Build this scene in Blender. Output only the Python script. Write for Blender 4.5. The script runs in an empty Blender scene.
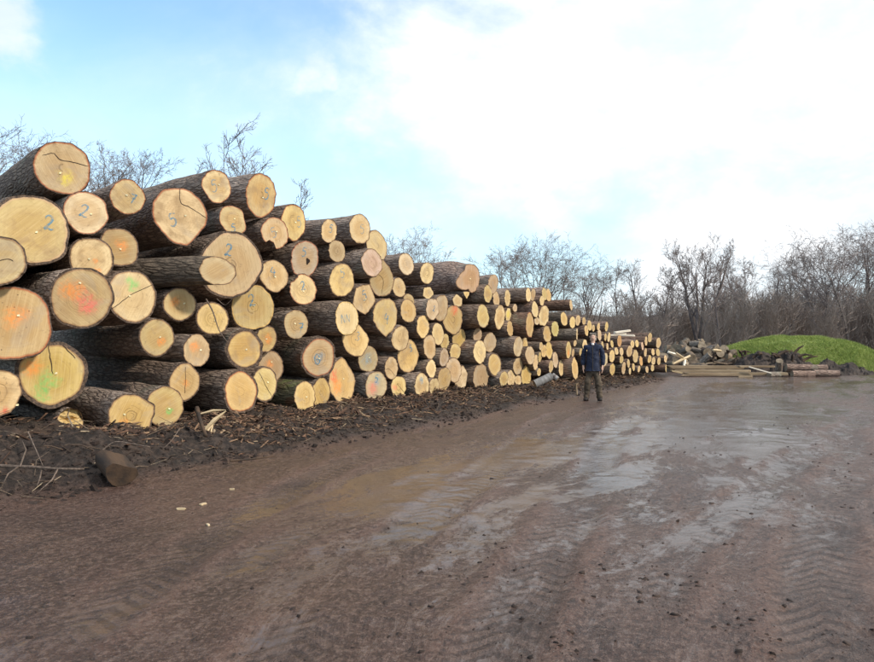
import bpy, math, random
import numpy as np
from mathutils import Vector, Matrix

R_ = math.radians
S = bpy.context.scene
COL = S.collection
# ------------------------------------------------------------------ camera
EYE = 1.65
cam = bpy.data.cameras.new("camera"); camo = bpy.data.objects.new("camera", cam); COL.objects.link(camo)
camo.location = (0, 0, EYE); camo.rotation_euler = (R_(90), 0, 0)
cam.sensor_width = 36; cam.lens = 36 * 720 / 874; cam.shift_y = 7 / 874
cam.clip_start = 0.1; cam.clip_end = 3000
S.camera = camo
# ------------------------------------------------------------------ sun and sky
SUN_EL, SUN_AZ = R_(33), R_(-30)          # azimuth measured from +X towards +Y
sund = Vector((math.cos(SUN_EL) * math.cos(SUN_AZ), math.cos(SUN_EL) * math.sin(SUN_AZ), math.sin(SUN_EL)))
sun = bpy.data.lights.new("sun", 'SUN'); sun.energy = 2.7; sun.angle = R_(5); sun.color = (1.0, 0.9, 0.76)
suno = bpy.data.objects.new("sun", sun); COL.objects.link(suno)
suno.rotation_euler = sund.to_track_quat('Z', 'Y').to_euler(); suno.location = (20, -20, 30)
S.view_settings.view_transform = 'Standard'; S.view_settings.look = 'None'
S.view_settings.exposure = 0.35; S.view_settings.gamma = 1


class NT:
    def __init__(s, tree): s.t = tree; s.n = tree.nodes; s.l = tree.links
    def node(s, typ, ins=None, **kw):
        nd = s.n.new(typ)
        for k, v in kw.items(): setattr(nd, k, v)
        for k, v in (ins or {}).items():
            sk = nd.inputs[k]
            if isinstance(v, bpy.types.NodeSocket): s.l.new(v, sk)
            else: sk.default_value = v
        return nd
    def math(s, op, a, b=0.0, c=0.0, clamp=False):
        return s.node('ShaderNodeMath', {0: a, 1: b, 2: c}, operation=op, use_clamp=clamp).outputs[0]
    def mix(s, f, a, b, blend='MIX'):
        nd = s.n.new('ShaderNodeMix'); nd.data_type = 'RGBA'; nd.blend_type = blend
        for k, v in ((0, f), (6, a), (7, b)):
            if isinstance(v, bpy.types.NodeSocket): s.l.new(v, nd.inputs[k])
            elif k == 0: nd.inputs[k].default_value = v
            else: nd.inputs[k].default_value = (v[0], v[1], v[2], 1)
        return nd.outputs[2]
    def ramp(s, f, lo, hi, a=0.0, b=1.0, smooth=True):
        return s.node('ShaderNodeMapRange', {0: f, 1: lo, 2: hi, 3: a, 4: b}, interpolation_type='SMOOTHSTEP' if smooth else 'LINEAR').outputs[0]
    def noise(s, vec, scale, detail=4, rough=.55, dist=0.0):
        return s.node('ShaderNodeTexNoise', {'Vector': vec, 'Scale': scale, 'Detail': detail, 'Roughness': rough, 'Distortion': dist}).outputs[0]
    def voro(s, vec, scale, feature='F1', out=0, rnd=1.0):
        return s.node('ShaderNodeTexVoronoi', {'Vector': vec, 'Scale': scale, 'Randomness': rnd}, feature=feature).outputs[out]
    def mapv(s, vec, scale=(1, 1, 1), loc=(0, 0, 0), rot=(0, 0, 0)):
        return s.node('ShaderNodeMapping', {'Vector': vec, 'Scale': scale, 'Location': loc, 'Rotation': rot}).outputs[0]
    def attr(s, name, typ='GEOMETRY', out=2):
        nd = s.n.new('ShaderNodeAttribute'); nd.attribute_type = typ; nd.attribute_name = name
        return nd.outputs[out]


W = bpy.data.worlds.new("World"); S.world = W; W.use_nodes = True
w = NT(W.node_tree); w.n.clear()
tc = w.node('ShaderNodeTexCoord').outputs['Generated']
sky = w.node('ShaderNodeTexSky', sky_type='NISHITA', sun_disc=False, sun_elevation=SUN_EL, sun_rotation=R_(90) - SUN_AZ,
             air_density=1.0, dust_density=.6, ozone_density=2.0)
sep = w.node('ShaderNodeSeparateXYZ', {0: tc})
dx, dy, dz = sep.outputs
# clouds: thin broken sheets, thickening towards the sunny side
puff = w.mapv(tc, (1.0, 1.0, 1.7), (4.9, 1.7, 3.3))
n1 = w.noise(puff, 2.4, 8, .58, .25)
n2 = w.noise(puff, 1.1, 3, .5, .1)
n3 = w.noise(puff, 6.5, 6, .6, .2)
cov = w.math('ADD', w.math('MULTIPLY', n1, .85), w.math('MULTIPLY', n2, .45))
cov = w.math('ADD', cov, w.math('MULTIPLY', w.math('SUBTRACT', n3, .5), .22))
cov = w.math('ADD', cov, w.math('MULTIPLY', dx, .46))
cov = w.math('ADD', cov, w.math('MULTIPLY', dz, .40))
cl = w.ramp(cov, .68, .95)
n4 = w.noise(w.mapv(tc, (1., 1., 1.5), (7.7, 3.2, .6)), 4.4, 7, .55, .15)
pf = w.math('MULTIPLY', w.ramp(n4, .52, .68, 0, .85), w.ramp(dz, .06, .20))
cl = w.math('MAXIMUM', cl, pf)
thin = w.ramp(w.math('ADD', w.math('MULTIPLY', n1, .6), w.math('MULTIPLY', n2, .6)), .45, .80, .08, .50)
skyc = w.node('ShaderNodeVectorMath', {0: sky.outputs[0], 1: (.150, .205, .215)}, operation='MULTIPLY').outputs[0]
veil = w.mix(thin, skyc, (.88, .95, 1.0))
veil = w.mix(w.ramp(dz, .50, .02, 0, .62), veil, (.70, .88, 1.0))
cloudc = w.mix(w.ramp(w.math('ADD', w.math('MULTIPLY', n3, .5), w.math('MULTIPLY', n1, .5)), .38, .66), (.70, .78, .84), (1.02, 1.03, 1.05))
col = w.mix(cl, veil, cloudc)
bg = w.node('ShaderNodeBackground', {'Color': col, 'Strength': 1.0})
out = w.node('ShaderNodeOutputWorld', {'Surface': bg.outputs[0]})

# ------------------------------------------------------------------ helpers
rng = np.random.default_rng(7)
random.seed(7)


def _h(ix, iy, iz, seed):
    v = (ix.astype(np.int64) * 374761393 + iy.astype(np.int64) * 668265263 + iz.astype(np.int64) * 2147483647 + seed * 974634777) & 0xffffffff
    v = ((v ^ (v >> 13)) * 1274126177) & 0xffffffff
    v = ((v ^ (v >> 16)) * 2246822519) & 0xffffffff
    return ((v ^ (v >> 15)) & 0xffffff) / float(0xffffff)


def vnoise(x, y, z, seed=0):
    x, y, z = np.broadcast_arrays(np.asarray(x, float), np.asarray(y, float), np.asarray(z, float))
    ix, iy, iz = np.floor(x), np.floor(y), np.floor(z)
    fx, fy, fz = x - ix, y - iy, z - iz
    fx, fy, fz = [f * f * (3 - 2 * f) for f in (fx, fy, fz)]
    r = 0
    for a in (0, 1):
        for b in (0, 1):
            for c in (0, 1):
                wgt = (fx if a else 1 - fx) * (fy if b else 1 - fy) * (fz if c else 1 - fz)
                r = r + wgt * _h(ix + a, iy + b, iz + c, seed)
    return r * 2 - 1


def fbm(x, y, z, octv=4, seed=0, gain=.5):
    r, a, f = 0, 1, 1
    for o in range(octv):
        r = r + a * vnoise(np.asarray(x) * f, np.asarray(y) * f, np.asarray(z) * f, seed + o * 17); a *= gain; f *= 2.03
    return r


def sstep(x, a, b):
    t = np.clip((np.asarray(x, float) - a) / (b - a), 0, 1); return t * t * (3 - 2 * t)


def mesh_np(name, V, F, mat=None, smooth=False, attrs=None):
    """F: (n,3) or (n,4) array, or list of such arrays"""
    m = bpy.data.meshes.new(name)
    Fs = F if isinstance(F, list) else [F]
    Fs = [np.asarray(f, np.int32) for f in Fs if len(f)]
    V = np.asarray(V, np.float32)
    m.vertices.add(len(V)); m.vertices.foreach_set('co', V.ravel())
    lv = np.concatenate([f.ravel() for f in Fs]); tot = np.concatenate([np.full(len(f), f.shape[1], np.int32) for f in Fs])
    st = np.concatenate([[0], np.cumsum(tot)[:-1]]).astype(np.int32)
    m.loops.add(len(lv)); m.loops.foreach_set('vertex_index', lv)
    m.polygons.add(len(tot)); m.polygons.foreach_set('loop_start', st)
    m.polygons.foreach_set('use_smooth', np.full(len(tot), bool(smooth)))
    for k, v in (attrs or {}).items():
        v = np.asarray(v, np.float32)
        if v.ndim == 1:
            at = m.attributes.new(k, 'FLOAT', 'POINT'); at.data.foreach_set('value', v)
        else:
            at = m.attributes.new(k, 'FLOAT_VECTOR', 'POINT'); at.data.foreach_set('vector', v.ravel())
    m.update(calc_edges=True); m.validate()
    if mat: m.materials.append(mat)
    return m


def link(name, mesh, parent=None, loc=(0, 0, 0), rot=(0, 0, 0), label=None, cat=None, group=None, kind=None):
    o = bpy.data.objects.new(name, mesh); COL.objects.link(o)
    o.location = loc; o.rotation_euler = rot
    if parent: o.parent = parent
    return tag(o, label, cat, group, kind)


def tag(o, label=None, cat=None, group=None, kind=None):
    if label: o['label'] = label
    if cat: o['category'] = cat
    if group: o['group'] = group
    if kind: o['kind'] = kind
    return o


def empty(name, loc, rz=0.0, **k):
    o = link(name, None, None, loc, (0, 0, rz), **k); o.empty_display_size = .2; return o


def tubes(segs, sides=3):
    """segs: list of (p0,p1,r0,r1) -> V,F of open prisms, all at once"""
    A = np.array([list(s[0]) + list(s[1]) + [s[2], s[3]] for s in segs], float)
    p0, p1, r0, r1 = A[:, :3], A[:, 3:6], A[:, 6], A[:, 7]
    d = p1 - p0; d /= np.linalg.norm(d, axis=1)[:, None] + 1e-9
    ref = np.where(np.abs(d[:, 2:3]) > .9, np.array([[1., 0, 0]]), np.array([[0, 0, 1.]]))
    u = np.cross(d, ref); u /= np.linalg.norm(u, axis=1)[:, None] + 1e-9
    v = np.cross(d, u)
    an = np.arange(sides) * 2 * np.pi / sides
    c = np.cos(an)[None, :, None] * u[:, None] + np.sin(an)[None, :, None] * v[:, None]
    V = np.concatenate([p0[:, None] + c * r0[:, None, None], p1[:, None] + c * r1[:, None, None]], 1).reshape(-1, 3)
    b = np.arange(len(segs))[:, None] * 2 * sides; k = np.arange(sides)[None]; k2 = (k + 1) % sides
    F = np.stack([b + k, b + k2, b + sides + k2, b + sides + k], -1).reshape(-1, 4)
    return V, F


def path_tube(pts, radii, sides=6):
    """one connected tube along a path, closed ends"""
    P = np.array(pts, float); n = len(P)
    T = np.gradient(P, axis=0); T /= np.linalg.norm(T, axis=1)[:, None]
    ref = np.array([0, 0, 1.]) if abs(T[0][2]) < .9 else np.array([1., 0, 0])
    V = []
    for i in range(n):
        u = np.cross(T[i], ref); u /= np.linalg.norm(u); v = np.cross(T[i], u)
        for k in range(sides):
            a = 2 * np.pi * k / sides; V.append(P[i] + radii[i] * (math.cos(a) * u + math.sin(a) * v))
    F = [(i * sides + k, i * sides + (k + 1) % sides, (i + 1) * sides + (k + 1) % sides, (i + 1) * sides + k) for i in range(n - 1) for k in range(sides)]
    T3 = []
    for base, c in ((0, len(V)), ((n - 1) * sides, len(V) + 1)):
        T3 += [(base + k, base + (k + 1) % sides, c) for k in range(sides)]
    V += [P[0], P[-1]]
    return np.array(V), [np.array(F), np.array(T3)]


MATS = {}


def material(name):
    m = bpy.data.materials.new(name); m.use_nodes = True; t = NT(m.node_tree); t.n.clear()
    b = t.node('ShaderNodeBsdfPrincipled'); o = t.node('ShaderNodeOutputMaterial', {'Surface': b.outputs[0]})
    MATS[name] = m
    return m, t, b


def setin(t, b, **k):
    for n_, v in k.items():
        sk = b.inputs[n_.replace('_', ' ')]
        if isinstance(v, bpy.types.NodeSocket): t.l.new(v, sk)
        elif isinstance(v, tuple): sk.default_value = (*v, 1)
        else: sk.default_value = v


def bump(t, h, strength=.5, dist=.02):
    return t.node('ShaderNodeBump', {'Height': h, 'Strength': strength, 'Distance': dist}).outputs[0]


# ------------------------------------------------------------------ materials
def bark_mat(name, dark, light, moss=0.0):
    m, t, b = material(name)
    oc = t.node('ShaderNodeTexCoord').outputs['Object']
    rnd = t.node('ShaderNodeObjectInfo').outputs['Random']
    off = t.node('ShaderNodeVectorMath', {0: oc, 1: t.node('ShaderNodeCombineXYZ', {0: t.math('MULTIPLY', rnd, 37.), 1: t.math('MULTIPLY', rnd, 11.), 2: 0.}).outputs[0]}, operation='ADD').outputs[0]
    st = t.mapv(off, (.20, 1, 1))
    warp = t.node('ShaderNodeVectorMath', {0: st, 1: t.node('ShaderNodeVectorMath', {0: t.node('ShaderNodeTexNoise', {'Vector': st, 'Scale': 9.0, 'Detail': 3.}).outputs[1], 'Scale': .06}, operation='SCALE').outputs[0]}, operation='ADD').outputs[0]
    fis = t.math('ADD', t.voro(warp, 17, 'DISTANCE_TO_EDGE'), t.math('MULTIPLY', t.math('SUBTRACT', t.noise(st, 26, 4, .65), .5), .34))
    f = t.ramp(fis, -.05, .26)
    n = t.noise(off, 7, 6, .65)
    fine = t.noise(t.mapv(off, (.5, 1, 1)), 60, 3, .6)
    c = t.mix(f, dark, light)
    c = t.mix(t.ramp(n, .35, .7), t.mix(.6, c, dark), c)
    c = t.mix(t.ramp(t.noise(off, 1.6, 4, .6), .55, .68, 0, .55), c, (.20, .20, .15))
    c = t.mix(t.ramp(fine, .5, .8, 0, .5), c, tuple(min(1, x * 1.9) for x in light))
    # patches where the bark has been scuffed off to the reddish inner bark
    sc = t.ramp(t.noise(t.mapv(off, (.6, 1, 1)), 2.1, 5, .6), .60, .70, 0, .75)
    c = t.mix(sc, c, (.23, .125, .08))
    hsv = t.node('ShaderNodeHueSaturation', {'Color': c, 'Value': t.ramp(rnd, 0, 1, .65, 1.3, False), 'Saturation': t.ramp(rnd, 0, 1, 1.15, .8, False)})
    c = hsv.outputs[0]
    if moss:
        nz = t.node('ShaderNodeSeparateXYZ', {0: t.node('ShaderNodeNewGeometry').outputs['Normal']}).outputs[2]
        mm = t.math('MULTIPLY', t.ramp(nz, .0, .8), t.ramp(t.noise(off, 5, 4), .4, .6))
        c = t.mix(t.math('MULTIPLY', mm, moss), c, (.12, .14, .05))
    h = t.math('ADD', t.math('MULTIPLY', f, .8), t.math('MULTIPLY', n, .7))
    h = t.math('ADD', h, t.math('MULTIPLY', fine, .25))
    setin(t, b, Base_Color=c, Roughness=.88, Normal=bump(t, h, .9, .03))
    b.inputs['Specular IOR Level'].default_value = .25
    return m


BARK = bark_mat('bark', (.14, .098, .078), (.41, .315, .25))
BARK_RED = bark_mat('bark_red', (.12, .075, .058), (.37, .25, .19))
BARK_GREY = bark_mat('bark_grey', (.11, .09, .075), (.30, .245, .195))
BARK_MOSS = bark_mat('bark_mossy', (.08, .066, .042), (.25, .205, .13), .8)


def face_mat():
    m, t, b = material('cut_wood')
    oc = t.node('ShaderNodeTexCoord').outputs['Object']
    rnd = t.node('ShaderNodeObjectInfo').outputs['Random']
    rad = t.attr('rad'); uv = t.attr('face_uv', out=1)
    tone = t.attr('tone', 'OBJECT', 1)[0] if False else t.attr('tone', 'OBJECT', 1)
    rimc = t.attr('rimc', 'OBJECT', 1)
    bt = t.attr('bt', 'OBJECT', 2)
    seed = t.node('ShaderNodeCombineXYZ', {0: t.math('MULTIPLY', rnd, 53.), 1: 0., 2: t.math('MULTIPLY', rnd, 17.)}).outputs[0]
    p = t.node('ShaderNodeVectorMath', {0: oc, 1: seed}, operation='ADD').outputs[0]
    pu = t.node('ShaderNodeVectorMath', {0: uv, 1: seed}, operation='ADD').outputs[0]
    wob = t.noise(p, 3.0, 4, .5)
    rr = t.math('ADD', rad, t.math('MULTIPLY', t.math('SUBTRACT', wob, .5), .10))
    ring = t.noise(t.node('ShaderNodeCombineXYZ', {0: t.math('MULTIPLY', rr, 26.), 1: t.math('MULTIPLY', rnd, 90.), 2: 0.}).outputs[0], 1.0, 3, .7)
    heart = t.ramp(rr, .42, .80)
    c = t.mix(heart, t.mix(t.ramp(t.math('FRACT', t.math('MULTIPLY', rnd, 3.7)), 0, 1, .1, .6, False), tone, (.46, .27, .10)), t.mix(.18, tone, (.78, .62, .38)))
    c = t.mix(t.ramp(ring, .40, .72, 0, .26), c, (.30, .17, .06))
    # saw marks across the end
    ang = t.math('MULTIPLY', rnd, 6.28)
    rot = t.node('ShaderNodeVectorRotate', {'Vector': oc, 'Axis': (1., 0., 0.), 'Angle': ang}, rotation_type='AXIS_ANGLE').outputs[0]
    saw = t.noise(t.mapv(rot, (1, 60, 2.0)), 1.0, 2, .6)
    c = t.mix(t.ramp(saw, .45, .75, 0, .22), c, (.86, .68, .40))
    c = t.mix(t.ramp(saw, .48, .25, 0, t.math('MULTIPLY', rnd, .5) if False else .3), c, (.34, .22, .10))
    # weather stains, mould and dirt
    amt = t.ramp(t.math('FRACT', t.math('MULTIPLY', rnd, 7.3)), 0, 1, .15, 1.0, False)
    stn = t.noise(pu, 1.5, 6, .62, .4)
    c = t.mix(t.math('MULTIPLY', t.ramp(stn, .42, .66, 0, .75), amt), c, (.34, .225, .115))
    c = t.mix(t.ramp(t.noise(pu, .9, 4, .6, .8), .52, .70, 0, .35), c, (.36, .31, .25))
    st2 = t.noise(p, 14., 5, .7)
    c = t.mix(t.ramp(st2, .57, .74, 0, .6), c, (.20, .13, .075))
    # radial checks from the pith
    sepu = t.node('ShaderNodeSeparateXYZ', {0: uv})
    th = t.math('ARCTAN2', sepu.outputs[1], sepu.outputs[0])
    chk = t.noise(t.node('ShaderNodeCombineXYZ', {0: t.math('MULTIPLY', th, 3.5), 1: t.math('MULTIPLY', rad, 1.1), 2: t.math('MULTIPLY', rnd, 71.)}).outputs[0], 2.2, 2, .5)
    ck = t.math('MULTIPLY', t.ramp(t.math('ABSOLUTE', t.math('SUBTRACT', chk, .5)), .022, .0), t.math('MULTIPLY', t.ramp(rad, .75, .15), t.ramp(rnd, .2, .5)))
    c = t.mix(t.math('MULTIPLY', ck, .4), c, (.07, .04, .02))
    # spots
    sp = t.attr('spots', 'OBJECT', 2)
    vs = t.math('MULTIPLY', t.ramp(t.voro(pu, 6.5), .17, .07), t.ramp(t.noise(pu, 2.2, 2), .46, .56))
    c = t.mix(t.math('MULTIPLY', t.math('MULTIPLY', vs, sp), .8), c, (.06, .035, .025))
    # forester's spray paint
    spn = t.noise(pu, 9., 5, .7)
    spn2 = t.noise(pu, 2.6, 3, .6)
    for i in (1, 2, 3):
        pos = t.attr('spray%d' % i, 'OBJECT', 1); cc = t.attr('spray_colour%d' % i, 'OBJECT', 1); r = t.attr('spray_size%d' % i, 'OBJECT', 2)
        d = t.node('ShaderNodeVectorMath', {0: uv, 1: pos}, operation='DISTANCE').outputs['Value']
        d = t.math('ADD', d, t.math('MULTIPLY', t.math('SUBTRACT', spn2, .5), .7))
        q = t.math('DIVIDE', d, t.math('MAXIMUM', r, .001))
        k = t.math('MULTIPLY', t.ramp(q, 1.15, .1, 0, .66), t.ramp(spn, .30, .62))
        c = t.mix(k, c, cc)
    # cambium and bark ring
    edge = t.math('SUBTRACT', 1.0, bt)
    wb = t.math('ADD', rad, t.math('MULTIPLY', t.math('SUBTRACT', t.noise(p, 8, 4, .6), .5), .07))
    c = t.mix(t.ramp(t.math('SUBTRACT', wb, edge), -.075, -.005, 0, .85), c, rimc)
    barkc = t.mix(t.ramp(t.noise(p, 30, 4, .7), .35, .7), (.045, .032, .026), (.17, .115, .08))
    isb = t.ramp(t.math('SUBTRACT', wb, edge), -.008, .012)
    c = t.mix(isb, c, barkc)
    h = t.math('ADD', t.math('MULTIPLY', saw, .35), t.math('ADD', t.math('MULTIPLY', isb, t.math('MULTIPLY', st2, -1.6)), t.math('MULTIPLY', ck, -.8)))
    h = t.math('ADD', h, t.math('MULTIPLY', st2, .35))
    setin(t, b, Base_Color=c, Roughness=.72, Normal=bump(t, h, .55, .012))
    b.inputs['Specular IOR Level'].default_value = .25
    return m


CUT = face_mat()


def paint_mat():
    m, t, b = material('blue_paint')
    oc = t.node('ShaderNodeTexCoord').outputs['Object']
    n = t.noise(oc, 22, 5, .7)
    tone = t.attr('pcol', 'OBJECT', 1)
    setin(t, b, Base_Color=tone, Roughness=.6, Alpha=t.ramp(n, .32, .66, .10, .72))
    return m


PAINT = paint_mat()


def simple(name, c1, c2, scale=6., rough=.8, bmp=.4, bd=.02, stretch=(1, 1, 1), spec=.3, c3=None):
    m, t, b = material(name)
    oc = t.node('ShaderNodeTexCoord').outputs['Object']
    rnd = t.node('ShaderNodeObjectInfo').outputs['Random']
    p = t.node('ShaderNodeVectorMath', {0: t.mapv(oc, stretch), 1: t.node('ShaderNodeCombineXYZ', {0: t.math('MULTIPLY', rnd, 43.), 1: 0., 2: 0.}).outputs[0]}, operation='ADD').outputs[0]
    n = t.noise(p, scale, 6, .62)
    c = t.mix(t.ramp(n, .35, .68), c1, c2)
    if c3: c = t.mix(t.ramp(t.noise(p, scale * .37, 4, .6), .52, .68), c, c3)
    c = t.node('ShaderNodeHueSaturation', {'Color': c, 'Value': t.ramp(rnd, 0, 1, .8, 1.2, False)}).outputs[0]
    setin(t, b, Base_Color=c, Roughness=rough, Normal=bump(t, n, bmp, bd))
    b.inputs['Specular IOR Level'].default_value = spec
    return m


CRACK = simple('crack_shadow_wood', (.02, .012, .008), (.05, .03, .02))
TAGM = simple('plastic_tag', (.80, .70, .36), (.85, .80, .58), 30, .4)
TWIG = simple('twig_bark', (.10, .075, .06), (.20, .15, .12), 30, .85)
TREEB = simple('tree_bark', (.11, .092, .088), (.19, .16, .15), 3, .9, spec=.1)
TREEC = simple('tree_twigs', (.19, .155, .145), (.27, .23, .215), 2, .9, spec=.1)
THICK = simple('thicket_twigs', (.23, .18, .15), (.37, .30, .25), .25, .9, spec=.1)
PLANK = simple('weathered_plank', (.19, .135, .085), (.34, .26, .17), 5, .8, .4, .01, (.12, 1, 1))
FRESHP = simple('fresh_sawn', (.42, .32, .19), (.58, .46, .30), 5, .7, .3, .01, (.12, 1, 1))
SLABW = simple('pale_slab_wood', (.70, .62, .50), (.82, .75, .64), 4, .7, .3, .01, (.12, 1, 1))
CHUNK = simple('muddy_wood', (.03, .022, .018), (.085, .052, .032), 5, .8, .7, .03, (.3, 1, 1))
GREYW = simple('grey_weathered_wood', (.09, .064, .046), (.23, .175, .125), 5, .85, .6, .03)
STONE = simple('pale_end_grain', (.17, .13, .09), (.31, .25, .18), 5, .85)
BIRCH = simple('birch_bark', (.20, .195, .19), (.40, .39, .385), 7, .8, .5, .01, (2.5, .6, .6), c3=(.13, .11, .10))
MUDHEAP = simple('dark_mud', (.022, .016, .014), (.065, .048, .04), 3, .75, .9, .08)


def mud_mat():
    m, t, b = material('wet_mud')
    pos = t.node('ShaderNodeNewGeometry').outputs['Position']
    bank = t.attr('bank'); wet = t.attr('wet'); red = t.attr('red')
    n1 = t.noise(pos, .9, 6, .6); n2 = t.noise(pos, 9, 6, .68); n3 = t.noise(pos, 70, 4, .7); n4 = t.noise(pos, 26, 5, .72)
    trk = t.attr('track'); tee = t.attr('track_offset')
    py_ = t.node('ShaderNodeSeparateXYZ', {0: pos}).outputs[1]
    tre = t.math('SINE', t.math('MULTIPLY', t.math('ADD', t.math('ADD', py_, t.math('MULTIPLY', t.math('ABSOLUTE', tee), .9)), t.math('MULTIPLY', n2, .05)), 2 * math.pi / .15))
    tre = t.math('MULTIPLY', t.math('MULTIPLY', t.ramp(tre, -.4, .5), trk), t.ramp(n1, .32, .55))
    pw = t.node('ShaderNodeVectorMath', {0: pos, 1: t.node('ShaderNodeVectorMath', {0: t.node('ShaderNodeTexNoise', {'Vector': pos, 'Scale': .22, 'Detail': 2.}).outputs[1], 'Scale': 3.2}, operation='SCALE').outputs[0]}, operation='ADD').outputs[0]
    al = t.node('ShaderNodeVectorRotate', {'Vector': pw, 'Axis': (0., 0., 1.), 'Angle': R_(-66)}, rotation_type='AXIS_ANGLE').outputs[0]
    smear = t.noise(t.mapv(al, (1.6, 5.5, 1)), 1.0, 7, .68, .5)
    smear2 = t.noise(t.mapv(al, (8, 20, 1)), 1.0, 5, .68, .6)
    wet0 = wet
    wet = t.ramp(t.math('ADD', wet0, t.math('ADD', t.math('MULTIPLY', t.math('SUBTRACT', smear, .5), 1.5), t.math('ADD', t.math('MULTIPLY', t.math('SUBTRACT', n2, .5), .9), t.math('MULTIPLY', t.math('SUBTRACT', smear2, .5), .7)))), .36, .80)
    wet = t.math('MULTIPLY', wet, t.math('SUBTRACT', 1.0, bank))
    c = t.mix(t.ramp(n1, .35, .65), (.052, .030, .024), (.082, .046, .036))
    c = t.mix(t.math('MULTIPLY', red, t.ramp(n2, .30, .60, .3, 1)), c, (.128, .068, .049))
    c = t.mix(t.ramp(smear, .50, .66, 0, .5), c, (.15, .088, .066))
    c = t.mix(t.ramp(smear2, .54, .68, 0, .45), c, (.20, .13, .10))
    c = t.mix(t.ramp(smear2, .44, .32, 0, .6), c, (.022, .015, .013))
    c = t.mix(t.ramp(smear, .46, .32, 0, .5), c, (.026, .017, .015))
    c = t.mix(t.ramp(n2, .53, .70, 0, .5), c, (.13, .088, .072))
    c = t.mix(t.ramp(n2, .46, .30, 0, .7), c, (.026, .017, .015))
    c = t.mix(t.ramp(n4, .50, .62, 0, .75), c, (.19, .125, .10))
    c = t.mix(t.ramp(n4, .46, .34, 0, .7), c, (.020, .014, .012))
    c = t.mix(t.ramp(n3, .58, .70, 0, .75), c, (.28, .23, .20))
    c = t.mix(t.ramp(n3, .42, .32, 0, .6), c, (.022, .016, .014))
    c = t.mix(t.math('MULTIPLY', tre, .45), c, (.16, .105, .082))
    c = t.mix(t.math('MULTIPLY', t.math('SUBTRACT', trk, tre, clamp=True), .45), c, (.036, .025, .021))
    c = t.mix(t.math('MULTIPLY', wet, .5), c, (.075, .058, .052))
    soil = t.mix(t.ramp(n2, .40, .66), (.020, .015, .013), (.070, .050, .040))
    soil = t.mix(t.ramp(n1, .52, .68, 0, .45), soil, (.105, .062, .040))
    soil = t.mix(t.ramp(n3, .58, .75, 0, .5), soil, (.13, .10, .08))
    c = t.mix(bank, c, soil)
    rg = t.ramp(t.math('ADD', wet, t.math('MULTIPLY', t.math('SUBTRACT', smear, .5), .8)), .05, .70, .28, .08)
    rg = t.math('ADD', rg, t.math('ADD', t.math('MULTIPLY', bank, .45), t.math('MULTIPLY', red, .14)), clamp=True)
    hh = t.math('ADD', t.math('MULTIPLY', n2, .7), t.math('ADD', t.math('MULTIPLY', n3, .35), t.math('ADD', t.math('MULTIPLY', n4, .8), t.math('MULTIPLY', tre, .35))))
    hh = t.math('ADD', hh, t.math('ADD', t.math('MULTIPLY', smear, .7), t.math('MULTIPLY', smear2, .6)))
    nb = t.node('ShaderNodeBump', {'Height': hh, 'Strength': t.math('SUBTRACT', .85, t.math('MULTIPLY', wet, .76)), 'Distance': .04}).outputs[0]
    setin(t, b, Base_Color=c, Roughness=rg, Normal=nb)
    b.inputs['IOR'].default_value = 1.36
    b.inputs['Specular IOR Level'].default_value = .5
    return m


MUD = mud_mat()


def grass_mat(name, a_, b_, c_):
    m, t, b = material(name)
    pos = t.node('ShaderNodeNewGeometry').outputs['Position']
    n = t.noise(pos, 1.2, 4, .6); n2 = t.noise(pos, 8, 3, .6)
    c = t.mix(t.ramp(n, .38, .62), a_, b_); c = t.mix(t.ramp(n2, .5, .75, 0, .7), c, c_)
    setin(t, b, Base_Color=c, Roughness=.7, Normal=bump(t, n2, .6, .06))
    b.inputs['Specular IOR Level'].default_value = .2
    return m


GRASS = grass_mat('grass', (.24, .31, .075), (.31, .37, .10), (.39, .38, .17))
TURF = grass_mat('mound_turf', (.15, .20, .05), (.20, .24, .065), (.22, .19, .09))
LITTER = grass_mat('leaf_litter', (.075, .058, .048), (.11, .085, .068), (.07, .07, .04))

# ------------------------------------------------------------------ ground: one sheet
EX, EY, TX, TY = -4.25, 7.0, .524, .852        # edge between lorry track and dirt bank


def edge_es(x, y):
    return (x - EX) * -TY + (y - EY) * TX, (x - EX) * TX + (y - EY) * TY


TRACKS = [((-2.35, -1.9, -1.25, .2, 3.6, 8.6), .50, .018), ((-.95, -.35, .55, 2.2, 5.6, 10.6), .55, .026), ((-.05, .75, 2.0, 3.7, 6.4, 10), .50, .034), ((.95, 2.05, 3.55, 5.6, 8.6, 12.2), .50, .034),
          ((1.5, 3.0, 5.0, 7.9, 12.2, 17), .55, .032), ((.45, 1.7, 4.3, 8.2, 13.5, 19), .5, .030), ((2.3, 3.9, 6.6, 10.3, 15.5, 21), .6, .034), ((-1.7, -1.25, .15, 2.7, 6.9, 12), .45, .016)]


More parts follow.
